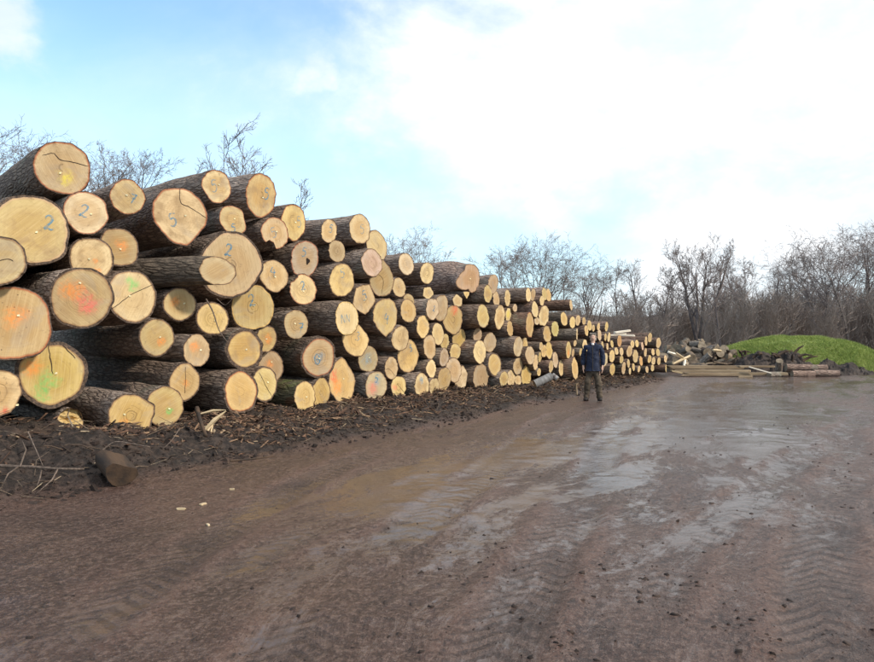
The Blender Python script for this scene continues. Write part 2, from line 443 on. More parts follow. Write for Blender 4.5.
def ground_fields(x, y):
    x = np.asarray(x, float); y = np.asarray(y, float)
    e, s = edge_es(x, y)
    wob = fbm(x * .9, y * .9, 0, 3, 5) * .22
    near = np.exp(-np.maximum(0, y - 60) / 40)
    bankm = sstep(e + wob, -.08, .32) * (1 - sstep(s, 27, 31)) * (1 - sstep(e, 14, 20))
    hb = np.interp(s, [-6, -.5, 1.5, 3, 5.5, 10, 20, 30], [.52, .50, .42, .22, .16, .13, .15, .10])
    rise = sstep(e + wob, -.1, 1.7)
    lump = fbm(x * 2.2, y * 2.2, 0, 4, 11) * .10 + np.abs(fbm(x * 6, y * 6, 0, 3, 23)) * .075
    bank = bankm * (hb * rise + lump * (.45 + .55 * rise) + .03)
    road = fbm(x * .35, y * .35, 0, 3, 31) * .035 * near + fbm(x * 2.5, y * 2.5, 0, 3, 37) * .008
    # wheel tracks, following the yard's length
    c = np.zeros_like(x); redm = np.zeros_like(x); tee = np.full_like(x, 9.)
    ky = np.array([2.5, 5.5, 9, 14, 22, 32.])
    for n_, (kx, wd, dep) in enumerate(TRACKS):
        f = np.interp(y, ky, kx); f = f + .10 * np.sin(y * .6 + n_ * 2)
        sl = np.interp(y, (ky[1:] + ky[:-1]) / 2, np.diff(kx) / np.diff(ky))
        ee = (x - f) / np.sqrt(1 + sl * sl)
        prof = np.exp(-(ee / (wd * .5)) ** 6)
        ridge = np.exp(-((np.abs(ee) - wd * .60) / .09) ** 2)
        breakup = sstep(fbm(x * .6, y * .6, n_ * 7.1, 3, 71), -.30, .35)
        tread = np.sin((y + np.abs(ee) * .9) * 2 * np.pi / .15) * .008 * prof * np.exp(-np.maximum(0, y - 10) / 5)
        road = road + breakup * (-.7 * dep * prof + .75 * dep * ridge * (1 + .6 * fbm(x * 5, y * 5, n_, 2, 73)) + tread)
        tee = np.where(prof * breakup > c, ee, tee)
        c = np.maximum(c, prof * breakup)
        redm = np.maximum(redm, ridge * breakup)
    churn = sstep(-e, 5.0, 8.0) * (1 - sstep(y, 16, 26))
    road = road + churn * (fbm(x * 3, y * 3, 0, 4, 43) * .022 - np.abs(fbm(e * 2.2, s * .9, 0, 4, 47)) * .05)
    road = road + sstep(fbm(x * .7, y * .7, 0, 3, 49), -.2, .5) * fbm(x * 6, y * 6, 0, 4, 51) * .016 * np.exp(-np.maximum(0, y - 14) / 8)
    # standing wet: a band down the middle of the yard, most of it far out
    wn = .6 * fbm(e * .8, s * .22, 0, 3, 53) + .55 * fbm(e * 2.6, s * .8, 0, 4, 57)
    band = 1.15 * np.exp(-(np.abs(e + 4.3) / 2.5) ** 3) * (.35 + .65 * sstep(y, 4.5, 8))
    far = sstep(y, 13, 22) * .85 * np.exp(-((e + 5.5) / 5.) ** 2)
    wet = np.clip(np.maximum(band, far) * (.72 + .75 * wn) + .10 * c - .14 * redm + .10 + .10 * sstep(-e, 3, 6) * (1 - .6 * sstep(-e, 6.5, 9)) - .10 * sstep(e, -2.4, -1.0), 0, 1) * (1 - bankm)
    wet = np.clip(wet, 0, .95)
    redm = np.clip(redm * .9 + sstep(-e, 5.0, 8) * .55 + sstep(fbm(x * .4, y * .4, 0, 3, 61), .0, .5) * .4, 0, 1) * (1 - bankm)
    road = road * (1 - .6 * wet)
    hill = sstep(y, 75, 150) * 5.5 + sstep(np.abs(x), 80, 200) * 3
    return bank + road * (1 - bankm) * near + hill, bankm, wet, redm, c * (1 - bankm), tee


def gh(x, y): return float(ground_fields(np.array([x]), np.array([y]))[0][0])


def axis(segs):
    out_ = [segs[0][0]]
    for a_, b_, st in segs:
        k = max(1, int(round((b_ - a_) / st))); out_ += list(np.linspace(a_, b_, k + 1)[1:])
    return np.array(out_)


gx = axis([(-600, -120, 60), (-120, -40, 8), (-40, -14, 1.2), (-14, -7, .16), (-7, 6, .05), (6, 13, .1), (13, 26, .3), (26, 60, 2), (60, 140, 8), (140, 600, 60)])
gy = axis([(-60, 0, 6), (0, 3, .4), (3, 9, .045), (9, 15, .075), (15, 24, .12), (24, 36, .25), (36, 60, 1.2), (60, 160, 5), (160, 1200, 90)])
X, Y = np.meshgrid(gx, gy)
Z, BK, WT, RD, TK, TE = ground_fields(X.ravel(), Y.ravel())
nx, ny = len(gx), len(gy)
ii = (np.arange(ny - 1)[:, None] * nx + np.arange(nx - 1)[None]).ravel()
link('ground', mesh_np('ground', np.stack([X.ravel(), Y.ravel(), Z], 1), np.stack([ii, ii + 1, ii + nx + 1, ii + nx], 1), MUD, True, {'bank': BK, 'wet': WT, 'red': RD, 'track': TK, 'track_offset': TE}), kind='structure')

# woodland floor beyond the yard
wx = np.linspace(-130, 170, 90); wy = np.linspace(0, 1, 26)
WX, WV = np.meshgrid(wx, wy)
WY = 43 + 5 * np.sin(WX * .11) + np.maximum(0, -WX - 5) * .0 + WV ** 1.5 * 150
WZ = ground_fields(WX.ravel(), WY.ravel())[0] + .05 + .5 * sstep(WV.ravel(), 0, .12) * (1 + fbm(WX.ravel() * .2, WY.ravel() * .2, 0, 3, 3))
ii = (np.arange(25)[:, None] * 90 + np.arange(89)[None]).ravel()
link('woodland_floor', mesh_np('woodland_floor', np.stack([WX.ravel(), WY.ravel(), WZ], 1), np.stack([ii, ii + 1, ii + 91, ii + 90], 1), LITTER, True), kind='structure')

# ------------------------------------------------------------------ logs
TONE = dict(normal=(.69, .51, .25), yellow=(.62, .425, .15), pale=(.72, .57, .35), dull=(.48, .35, .19), grey=(.43, .35, .25), tan=(.45, .325, .195),
            orange=(.66, .335, .10), pink=(.64, .45, .33), red=(.42, .245, .16), green=(.52, .47, .17))
RIM = dict(normal=(.30, .17, .085), red=(.34, .085, .035), pale=(.52, .34, .20), gold=(.62, .40, .14))
SPR = dict(y=(.78, .66, .06), o=(.85, .27, .05), p=(.85, .13, .13), r=(.72, .06, .04), g=(.10, .52, .13), b=(.20, .33, .42))
DIGIT = {'2': [[(-.35, .55), (-.2, .85), (.1, .92), (.35, .7), (.3, .35), (0, -.1), (-.4, -.6), (-.1, -.5), (.2, -.62), (.5, -.55)]],
         '5': [[(.4, .85), (-.25, .8), (-.3, .2), (.1, .3), (.38, .0), (.3, -.5), (-.05, -.75), (-.4, -.6)]],
         '7': [[(-.45, .75), (-.1, .68), (.3, .75), (.4, .65), (.1, .0), (-.15, -.8)], [(-.25, .05), (.4, .1)]],
         '4': [[(-.1, .85), (-.45, .0), (.5, .0)], [(.2, .5), (.15, -.85)]],
         '3': [[(-.35, .7), (0, .9), (.35, .6), (.0, .1), (.38, -.3), (.05, -.75), (-.4, -.6)]],
         '0': [[(.0, .85), (-.45, .3), (-.4, -.45), (.0, -.8), (.42, -.4), (.4, .35), (.0, .85)], [(-.3, .1), (.3, -.2)]],
         'N': [[(-1., -.7), (-.9, .7), (-.3, -.6), (-.25, .7)], [(.15, -.6), (.2, .65), (.75, -.5), (.85, .7)]]}


def smooth_poly(p, n=6):
    p = [np.array(q, float) for q in p]
    if len(p) < 3: return [p[0] + (p[-1] - p[0]) * k / n for k in range(n + 1)]
    q = [2 * p[0] - p[1]] + p + [2 * p[-1] - p[-2]]
    o = []
    for i in range(1, len(q) - 2):
        for k in range(n):
            t = k / n
            o.append(.5 * ((2 * q[i]) + (-q[i - 1] + q[i + 1]) * t + (2 * q[i - 1] - 5 * q[i] + 4 * q[i + 1] - q[i + 2]) * t * t + (-q[i - 1] + 3 * q[i] - 3 * q[i + 1] + q[i + 2]) * t ** 3))
    o.append(p[-1]); return o


def ribbon(strokes, width, x0, seed=0, taper=True):
    """flat strokes in the plane x = x0, from (y, z) polylines"""
    V, F = [], []
    for st in strokes:
        pts = np.array(st); d = np.gradient(pts, axis=0); d /= np.linalg.norm(d, axis=1)[:, None] + 1e-9
        nrm = np.stack([-d[:, 1], d[:, 0]], 1); b = len(V); n = len(pts)
        for i in range(n):
            wv = width * (.75 + .5 * float(vnoise(i * .5, seed, 0, 3) * .5 + .5))
            if taper: wv *= .35 + .65 * math.sin(math.pi * (i + .6) / (n + .2)) ** .5
            a_, c_ = pts[i] + nrm[i] * wv / 2, pts[i] - nrm[i] * wv / 2
            V += [(x0, *a_), (x0, *c_)]
        F += [(b + 2 * i, b + 2 * i + 1, b + 2 * i + 3, b + 2 * i + 2) for i in range(n - 1)]
    return np.array(V), np.array(F)


def outline(th, R, pr, seed):
    r = 1 + .080 * vnoise(np.cos(th) * 1.3 + 5, np.sin(th) * 1.3, seed * 3.7, 1) + .036 * vnoise(np.cos(th) * 3.2, np.sin(th) * 3.2, seed * 1.9, 2) + .010 * vnoise(np.cos(th) * 9, np.sin(th) * 9, seed * 2.9, 3)
    if pr.get('poly'):
        k = pr['poly']; ph = seed * .7
        a = (th + ph) % (2 * np.pi / k) - np.pi / k
        r = r * (.25 + .75 * (math.cos(math.pi / k) / np.cos(a)) * (1.08 if k < 5 else 1.03))
    if pr.get('pt'):
        a0, am = pr['pt']; d = np.angle(np.exp(1j * (th - R_(a0))))
        r = r * (1 + am * 1.6 * np.exp(-np.abs(d) * 3.2) - am * .35 * np.exp(-((np.abs(d) - .8) / .5) ** 2))
    if pr.get('notch'):
        a0, dp = pr['notch']; d = np.angle(np.exp(1j * (th - R_(a0))))
        r = r * (1 - dp * sstep(.42 - np.abs(d), 0, .14))
    if pr.get('lobe'):
        a0, am = pr['lobe']; d = np.angle(np.exp(1j * (th - R_(a0))))
        r = r * (1 + am * np.exp(-(d / .42) ** 2) - .22 * np.exp(-((d - .95) / .22) ** 2) - .12 * np.exp(-((d + .9) / .25) ** 2))
    return r * R


LOGNO = [0]


def make_log(x, y, z, R, yaw, label, pr, px):
    LOGNO[0] += 1; seed = LOGNO[0]
    N, M = (60, 26) if px > 24 else ((36, 12) if px > 12 else (24, 7))
    name = 'log'
    root = empty(name, (x, y, z - R), R_(yaw), label=label, cat='log', group='cut logs of the long timber stack')
    ln = pr.get('len', 4.6 + .5 * math.sin(seed * 2.3))
    th = np.arange(N) * 2 * np.pi / N            # 0 = +Y(local right as seen from the front is +Y), pi/2 = up
    r0 = outline(th, R, pr, seed)
    bt = {0: .032, 1: .065, 2: .11, 3: .15}[pr.get('bk', 0)]
    # bark tube ------------------------------------------------------------
    t = (np.arange(M) / (M - 1)) ** 1.5; s = t * ln
    TH, SS = np.meshgrid(th, s)
    rr = np.tile(r0, (M, 1))
    rel = sstep(SS, 0, .5) if (pr.get('notch') or pr.get('lobe') or pr.get('poly') or pr.get('pt')) else np.zeros_like(SS)
    rr = rr * (1 - rel) + rel * R * (1 + .03 * vnoise(np.cos(TH) * 1.3, np.sin(TH) * 1.3, seed))
    if pr.get('lobe'): rr = rr * (1 + .10 * sstep(SS, .1, .9))
    if pr.get('bodyR'): rr = rr * (1 + (pr['bodyR'] - 1) * sstep(SS, .05, .8))
    rr = rr * (1 + pr.get('taper', .0) * SS / ln)
    amp = (.006 if pr.get('smooth') else .013) * min(1, R / .3) + .002
    nz = fbm(np.cos(TH) * R * 9, np.sin(TH) * R * 9, SS * 1.6 + seed * 7.1, 3, 9)
    rr = rr + amp * nz * 1.2 * sstep(SS + .03, 0, .06)
    rr = rr + .06 * R * vnoise(np.cos(TH) * 1.2, np.sin(TH) * 1.2, SS * .8 + seed, 4) * sstep(SS, 0, .4)
    bz = .02 * np.sin(SS * .9 + seed) * sstep(SS, 0, .5)
    ty, tz = pr.get('tilt') or (.10 * math.sin(seed * 12.9), .10 * math.sin(seed * 7.7 + 1))
    ragged = .020 * min(1, R / .25) * fbm(np.cos(th) * 6, np.sin(th) * 6, seed, 2, 8)
    XX = -SS.copy(); XX[0] += ragged
    XX += (ty * np.cos(TH) * rr + tz * np.sin(TH) * rr) * np.exp(-SS / .35)
    V = np.stack([XX, np.cos(TH) * rr, np.sin(TH) * rr + bz + R], -1).reshape(-1, 3)
    k = np.arange(N)
    F = np.concatenate([np.stack([i * N + k, i * N + (k + 1) % N, (i + 1) * N + (k + 1) % N, (i + 1) * N + k], 1) for i in range(M - 1)])
    bm = BARK_RED if pr.get('redbark') or pr.get('rim') == 'red' and px > 40 and False else (BARK_GREY if pr.get('greybark') or pr.get('smooth') else (BARK_MOSS if pr.get('moss') else BARK))
    if not (pr.get('smooth') or pr.get('moss') or pr.get('greybark')) and (pr.get('tone') == 'red' or (x > 3.3 and seed % 3)): bm = BARK_RED
    link('bark', mesh_np('log_bark', V, F, bm, True), root)
    # cut ends ---------------------------------------------------------------
    fr = np.array([0, .2, .4, .6, .76, .88, .95, 1.0]) if px > 12 else np.array([0, .4, .75, .92, 1.0])

    def cap(row_r, dx_, rg, back=False, cz=0.):
        V = [(dx_, 0, R + cz)]; A = [0.]; U = [(0, 0, 0)]
        for f in fr[1:]:
            for j in range(N):
                yy, zz = math.cos(th[j]) * row_r[j] * f, math.sin(th[j]) * row_r[j] * f
                xo = rg[j] * max(0, (f - .85) / .15) + dx_ + (0 if back else ty * yy + tz * zz)
                if pr.get('torn') and not back: xo += .10 * float(fbm(yy * 9, zz * 16, seed, 3, 2)) * (1 - f * .4) - .12 * (math.sin(th[j]) * f)
                V.append((xo, yy, zz + R + cz)); A.append(f); U.append((0, yy / R, zz / R))
        nf = len(fr) - 1
        T = np.array([(0, 1 + j, 1 + (j + 1) % N) for j in range(N)])
        Q = np.concatenate([np.stack([1 + i * N + k, 1 + (i + 1) * N + k, 1 + (i + 1) * N + (k + 1) % N, 1 + i * N + (k + 1) % N], 1) for i in range(nf - 1)])
        if back: T = T[:, ::-1]; Q = Q[:, ::-1]
        return mesh_np('log_cut_face', np.array(V), [T, Q], CUT, False, {'rad': A, 'face_uv': U})
    def lean(V):
        V = np.array(V, float); V[:, 0] += ty * V[:, 1] + tz * (V[:, 2] - R); return V
    tone = TONE[pr.get('tone', 'normal')]
    jv = .84 + .16 * math.sin(seed * 5.1)
    face = link('cut_face', cap(r0, 0, ragged), root)
    tail = link('cut_face', cap(rr[-1], -ln, np.zeros(N), True, bz[-1][0]), root)
    for fo, first in ((face, 1), (tail, 0)):
        fo['tone'] = [tone[0] * jv, tone[1] * jv * (1 + .045 * math.sin(seed * 3.3)), tone[2] * jv * (1 + .18 * math.sin(seed * 2.1))]
        fo['rimc'] = list(RIM[pr.get('rim', 'normal')]); fo['bt'] = float(bt)
        fo['spots'] = float(pr.get('spots', 0)) * first
        for i in (1, 2, 3):
            sp = (pr.get('sp') or [])
            sp = sp[i - 1] if i <= len(sp) and first else ('y', 5., 5., 0.)
            fo['spray%d' % i] = [0., float(sp[1]), float(sp[2])]; fo['spray_size%d' % i] = float(sp[3]) * 1.15; fo['spray_colour%d' % i] = list(SPR[sp[0]])
    # painted number, tag, cracks, knot hole ----------------------------------
    if pr.get('m'):
        d, mx, mz, ms = pr['m']; hs = ms * R * .62
        rot = .25 * math.sin(seed * 1.7); ca, sa = math.cos(rot), math.sin(rot)
        st = [[np.array((mx * R + hs * (ca * q[0] - sa * q[1]), mz * R + hs * (sa * q[0] + ca * q[1]) + R)) for q in smooth_poly(p)] for p in DIGIT[d]]
        V, F = ribbon(st,   .018 + .028 * R, .0045, seed)
        o = link('paint_mark', mesh_np('paint_mark', lean(V), F, PAINT), root)
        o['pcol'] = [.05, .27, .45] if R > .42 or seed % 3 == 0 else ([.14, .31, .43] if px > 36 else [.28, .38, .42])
    if pr.get('tag'):
        tg_y, tg_z = pr['tag']; sx, sz = .017, .012
        c, s_ = math.cos(seed), math.sin(seed) * .6
        P = []
        for xo in (.002, .010):
            for (u, v) in ((-1, -1), (1, -1), (1.15, .2), (.9, 1), (-.9, .8)):
                P.append((xo + .012 * (u > 0), tg_y * R + sx * u * .8, tg_z * R + R + sz * v + .3 * s_ * sx * u))
        F = [[(5, 6, 7, 8)], [(5, 8, 9)], [(0, 1, 6, 5), (1, 2, 7, 6), (2, 3, 8, 7), (3, 4, 9, 8), (4, 0, 5, 9)]]
        link('number_tag', mesh_np('number_tag', lean(P), [np.array(f) for f in F], TAGM), root)
    for cr in pr.get('cr') or []:
        pts = [np.array((q[0] * R, q[1] * R + R)) for q in smooth_poly([(a_, b_) for a_, b_ in cr], 5)]
        pts = [p_ +   .007 * R * np.array((float(vnoise(i * 1.3, seed, 0)), float(vnoise(i * 1.3, seed, 9)))) * 2 for i, p_ in enumerate(pts)]
        V, F = ribbon([pts], .007 + .012 * R, .0035, seed)
        link('crack', mesh_np('crack', lean(V), F, CRACK), root)
    if pr.get('hole'):
        hy, hz = pr['hole']; q = np.arange(14) * 2 * np.pi / 14
        ri = .13 * R * (1 + .25 * np.sin(q * 3 + 1))
        V = [(.003, hy * R, hz * R + R)] + [(.005, hy * R + math.cos(a_) * b_, hz * R + R + math.sin(a_) * b_ * 1.3) for a_, b_ in zip(q, ri)]
        link('knot_hole', mesh_np('knot_hole', lean(V), np.array([(0, 1 + i, 1 + (i + 1) % 14) for i in range(14)]), CRACK), root)
    return root


LOGS = [
(-5.545, 10.674, 4.17, 0.393, -47.0, 'topmost log at the far left, face split across its top, yellow spray line', {'sp': [['y', 0.1, -0.35, 0.3]], 'tag': [-0.1, -0.2], 'rim': 'red', 'cr': [[[-0.7, 0.35], [-0.35, 0.5], [-0.1, 0.3], [0.35, 0.27], [0.93, 0.2]]]}, 53),
(-5.692, 10.12, 3.168, 0.499, -47.0, 'very big log at left edge with a blue 2 above a pale tag', {'m': ['2', 0.42, 0.22, 0.42], 'tag': [0.1, -0.05], 'rim': 'pale', 'bk': 1}, 71),
(-5.256, 10.782, 3.522, 0.322, -47.0, 'pale log with a faint blue 2, under the topmost far left log', {'m': ['2', -0.1, 0.05, 0.6], 'tag': [0.2, -0.02], 'tone': 'pale', 'rim': 'red'}, 43),
(-5.213, 10.848, 2.84, 0.316, -47.0, 'log with orange dot beside its tag, above the pink sprayed log', {'sp': [['o', 0.2, -0.05, 0.15], ['o', 0.3, -0.5, 0.22]], 'tag': [-0.1, 0], 'bk': 1}, 42),
(-5.054, 10.251, 2.219, 0.427, -40.9, 'shaggy barked log with face sprayed pink and orange', {'sp': [['p', 0.15, -0.2, 0.42], ['o', -0.3, 0.25, 0.36]], 'tag': [-0.1, 0.5], 'tone': 'dull', 'bk': 1}, 60),
(-5.547, 9.076, 2.621, 0.328, -47.0, 'thick barked log cut off by left photo edge, overlapping the very big blue 2 log', {'bk': 1, 'cr': [[[0, 0], [0.4, 0.1], [0.55, 0.02]]]}, 52),
(-5.534, 9.397, 1.872, 0.496, -40.3, 'big yellowish log at left edge with black specks and orange ringed tag', {'sp': [['o', 0.1, 0.1, 0.3]], 'tag': [0.12, 0.15], 'tone': 'yellow', 'rim': 'red', 'spots': 1}, 76),
(-5.339, 9.985, 1.151, 0.465, -47.0, 'big thick barked log with green and orange spray streaks', {'sp': [['g', -0.1, -0.15, 0.33], ['o', -0.55, 0.2, 0.34], ['g', -0.3, -0.55, 0.25]], 'tag': [0.1, 0.02], 'tone': 'yellow', 'bk': 2, 'cr': [[[-0.1, 0.95], [-0.05, 0.5], [0.02, 0]], [[0.3, 0.85], [0.65, 0.45]]]}, 67),
(-5.508, 8.993, 0.951, 0.312, -35.0, 'squarish log cut off by left photo edge, red dab at its bottom', {'sp': [['r', 0.3, -0.7, 0.2]], 'tag': [0.8, -0.5]}, 50),
(-5.105, 10.015, 0.509, 0.167, -47.0, 'small half buried log with torn yellow end below the green and orange sprayed log', {'tone': 'yellow', 'torn': 1}, 24),
(-4.535, 10.672, 0.494, 0.341, -47.0, 'bottom log resting in the dirt, orange yellow face with bark tongue', {'sp': [['o', -0.4, -0.4, 0.3]], 'tag': [-0.3, 0.1], 'tone': 'yellow', 'bk': 1, 'pt': [20, 0.12]}, 46),
(-4.384, 11.605, 0.538, 0.322, -47.0, 'bottom log with a green spray spot, half behind a neighbour', {'sp': [['g', 0.25, -0.2, 0.2]], 'tag': [0.2, -0.1], 'tone': 'yellow'}, 40),
(-4.242, 12.12, 0.909, 0.32, -40.9, 'log jutting out with a long dark trunk, above the green spotted log', {'sp': [['o', 0.05, -0.1, 0.25]], 'tone': 'yellow', 'bk': 1, 'cr': [[[0, 0.8], [0.02, 0], [0.0, -0.6]]]}, 38),
(-4.533, 11.656, 1.666, 0.308, -47.0, 'log with mottled brown face and white speck, left side', {'sp': [['o', 0.3, -0.3, 0.25]], 'tag': [0.15, 0], 'tone': 'dull', 'bk': 1}, 38),
(-4.162, 12.486, 1.442, 0.286, -37.0, 'dull log end up and right of the jutting log above the green spot', {'sp': [['o', -0.2, 0.2, 0.4]], 'tag': [0.25, 0], 'tone': 'dull'}, 33),
(-4.744, 11.236, 2.305, 0.429, -36.9, 'log with one straight diagonal crack and faint green patch', {'sp': [['g', 0.0, 0.4, 0.25]], 'tag': [-0.15, 0], 'bk': 1, 'cr': [[[-0.85, -0.5], [-0.15, 0], [0.8, 0.45]]]}, 55),
(-5.028, 11.419, 3.093, 0.317, -47.0, 'brown tinted log below the log marked with a blue 7', {'sp': [['o', 0.1, 0.1, 0.3]], 'tag': [0, -0.1], 'tone': 'dull', 'bk': 1}, 40),
(-4.939, 11.472, 3.897, 0.279, -47.0, 'top row log marked with a blue 7, second from the left end', {'m': ['7', 0.35, -0.05, 0.55], 'tag': [-0.05, 0.1], 'rim': 'red'}, 35),
(-4.446, 12.504, 3.786, 0.486, -47.0, 'big top log with bent crack and a blue 5 low on its face', {'m': ['5', -0.3, -0.22, 0.45], 'tag': [0.15, 0], 'rim': 'red', 'cr': [[[-0.05, 0.95], [-0.02, 0.45], [0.35, 0.3], [0.95, 0]]], 'pt': [-80, 0.08]}, 56),
(-4.388, 12.293, 2.23, 0.282, -47.0, 'orange tinted log end up and left of the log with the hanging twig', {'sp': [['o', -0.3, 0.1, 0.35]], 'tag': [0.25, 0.05], 'tone': 'dull', 'bk': 1}, 33),
(-3.655, 12.017, 2.768, 0.242, -21.0, 'slim bare pole log jutting far out across the biggest central face', {'tone': 'dull', 'smooth': 1, 'taper': 0.3, 'len': 3.6, 'tilt': [0.75, -0.1]}, 29),
(-3.799, 13.278, 2.996, 0.609, -47.0, 'biggest central log, its wide face crossed by a slim jutting log', {'m': ['2', -0.1, 0.42, 0.35], 'rim': 'pale', 'bk': 1}, 66),
(-3.563, 13.98, 2.252, 0.447, -47.0, 'round log with blue 2 and wide golden sapwood rim', {'m': ['2', -0.1, 0.25, 0.5], 'tag': [0, 0.05], 'rim': 'gold'}, 46),
(-3.279, 14.484, 2.897, 0.322, -39.3, 'small round log with a blue 4 near the biggest central log', {'m': ['4', -0.05, 0.25, 0.6], 'tag': [0.05, -0.05]}, 32),
(-4.035, 12.97, 1.992, 0.306, -47.0, 'log with a bent bare twig hanging down its face', {'tag': [0.1, -0.1], 'tone': 'yellow', 'bk': 1}, 34),
(-3.554, 13.327, 1.446, 0.379, -46.2, 'perfectly round yellow face in a thick even ring of bark', {'tag': [0.05, -0.02], 'tone': 'yellow', 'bk': 3}, 41),
(-3.391, 14.278, 1.63, 0.268, -35.0, 'small yellowish log end directly right of the thick ringed round log', {'sp': [['o', 0.2, 0, 0.4]], 'tag': [0, 0], 'tone': 'yellow', 'bk': 1}, 27),
(-3.369, 14.614, 1.061, 0.345, -35.0, 'dull log end up and right of the split log with slanting cleft', {'sp': [['o', -0.1, 0.2, 0.3]], 'tag': [0, 0.3], 'tone': 'dull', 'bk': 1}, 34),
(-3.295, 13.794, 0.769, 0.326, -35.0, 'split log with a dark slanting cleft beside the lowest red barked log', {'tag': [0.2, 0.1], 'bk': 1, 'cr': [[[-0.4, 0.7], [0.1, -0.2], [0.5, -0.8]]]}, 34),
(-3.564, 13.094, 0.668, 0.409, -35.0, 'bottom log with finely ringed face and reddish purple bark', {'tone': 'yellow', 'rim': 'red', 'bk': 2}, 45),
(-4.121, 13.488, 4.498, 0.318, -41.9, 'top row log tilted back with a blue 5, left of the log under the twigs', {'m': ['5', -0.2, -0.05, 0.7], 'tag': [0.1, 0.1], 'rim': 'red'}, 34),
(-3.543, 14.493, 4.529, 0.433, -35.0, 'tall top log with a blue 5 standing highest in the middle', {'m': ['5', 0.35, 0.1, 0.55], 'tag': [0.1, -0.1], 'rim': 'red'}, 43),
(-3.881, 13.697, 3.895, 0.285, -47.0, 'log end directly above the biggest central log', {'m': ['5', 0, -0.55, 0.55], 'tag': [0.1, 0.1], 'rim': 'red', 'pt': [-30, 0.06]}, 30),
(-3.273, 14.546, 3.771, 0.333, -47.0, 'log with a broken notched lower edge and blue 5', {'m': ['5', -0.1, 0, 0.6], 'tag': [0.1, 0.1], 'rim': 'red', 'notch': [-115, 0.35]}, 33),
(-3.046, 15.335, 4.121, 0.383, -35.4, 'top row log with a blue 5 just right of the notched log', {'m': ['5', 0.4, 0.05, 0.6], 'tag': [0.1, 0], 'rim': 'red'}, 36),
(-2.421, 16.139, 4.048, 0.269, -35.0, 'small log end up and right of the grey knot holed log', {'m': ['5', 0.2, 0.2, 0.7], 'bodyR': 1.2}, 24),
(-1.819, 17.008, 4.225, 0.366, -37.4, 'wide top row log with rough bark and faint blue 5, before pile drops', {'m': ['5', 0.2, 0, 0.6]}, 31),
(-1.465, 17.581, 3.896, 0.378, -35.0, 'narrow pale log end up and right of the peppered pink log', {'tone': 'pale'}, 31),
(-2.273, 16.369, 3.628, 0.25, -40.6, 'small blotchy log end directly above the long rough log with blue 5', {'tone': 'dull', 'spots': 1}, 22),
(-2.82, 15.381, 3.338, 0.395, -35.0, 'grey leaning log end with a dark knot hole', {'m': ['5', -0.1, 0.35, 0.5], 'tone': 'grey', 'rim': 'red', 'hole': [0.2, -0.1]}, 37),
(-2.144, 16.251, 2.959, 0.372, -35.0, 'log with a blue 5 and long rough trunk, beneath the blotchy small log', {'m': ['5', 0, 0.4, 0.55]}, 33),
(-2.816, 15.132, 2.669, 0.326, -40.9, 'log with chipped upper left edge under the grey knot holed log', {'m': ['2', 0, 0.2, 0.55], 'tag': [0, -0.1], 'rim': 'red', 'notch': [130, 0.15]}, 31),
(-1.532, 16.97, 3.418, 0.342, -35.0, 'pink tinged log end peppered with dark specks', {'tone': 'pink', 'spots': 2}, 29),
(-1.35, 17.671, 3.073, 0.417, -35.0, 'dull tan broken log end split into two slabs', {'tone': 'tan', 'cr': [[[-0.3, 0.3], [0.1, 0], [0.0, -0.8]]], 'pt': [90, 0.1]}, 34),
(-1.709, 16.856, 2.563, 0.386, -35.0, 'five sided pale log end with blue writing', {'m': ['5', 0, 0.2, 0.6], 'tag': [0.1, 0], 'poly': 5}, 33),
(-1.986, 15.889, 2.091, 0.375, -35.0, 'log with scrawled blue letters and long grey trunk', {'m': ['N', -0.1, -0.05, 0.6], 'rim': 'gold'}, 34),
(-1.882, 16.526, 1.604, 0.39, -46.5, 'log end down and right of the log with blue scrawl', {'m': ['3', 0.2, 0.2, 0.5], 'pt': [-60, 0.05]}, 34),
(-2.918, 14.899, 1.919, 0.3, -45.7, 'dim log with a blue 7 left of the log with blue scrawl', {'m': ['7', 0.4, -0.2, 0.7], 'tag': [-0.1, 0.1], 'tone': 'dull'}, 29),
(-2.505, 15.282, 1.225, 0.446, -47.0, 'big low log with grey blue smudge and thick red brown bark', {'m': ['0', -0.1, -0.05, 0.5], 'sp': [['b', 0, 0, 0.35]], 'tag': [0, -0.02], 'rim': 'red', 'bk': 2}, 42),
(-1.627, 16.979, 1.155, 0.318, -46.7, 'grey log end directly above the bottom log with pink stain', {'sp': [['b', -0.1, 0, 0.5]], 'tag': [0.1, 0.1], 'tone': 'grey'}, 27),
(-2.129, 16.138, 0.664, 0.482, -35.0, 'pointed tall log end with red and orange tint on its left', {'sp': [['r', -0.6, 0.25, 0.35], ['o', -0.4, -0.2, 0.4]], 'tag': [0.1, 0.15], 'tone': 'yellow', 'pt': [85, 0.1]}, 43),
(-2.69, 14.671, 0.448, 0.336, -35.0, 'bottom log with mossy green bark lying on the dirt', {'tag': [0.1, 0], 'tone': 'yellow', 'moss': 1}, 33),
(-2.487, 15.436, 0.471, 0.332, -35.0, 'yellowish log end directly right of the mossy bottom log', {'tone': 'yellow', 'bk': 1}, 31),
(-1.436, 16.954, 0.52, 0.365, -43.8, 'bottom log with blue scrawl and pink stain', {'m': ['5', 0, 0.45, 0.5], 'sp': [['p', -0.3, -0.1, 0.5], ['b', 0.1, 0.3, 0.4]], 'tone': 'pale'}, 31),
(-1.111, 17.585, 0.917, 0.281, -35.0, 'cracked log end up and right of the bottom log with pink stain', {'cr': [[[-0.9, -0.1], [-0.3, -0.1], [0.5, -0.7]]]}, 23),
(-0.938, 17.775, 0.44, 0.272, -41.8, 'pink edged log end directly right of the bottom log with pink stain', {'sp': [['p', -0.6, 0, 0.3]], 'cr': [[[-0.2, 0.3], [0.7, -0.6]]]}, 22),
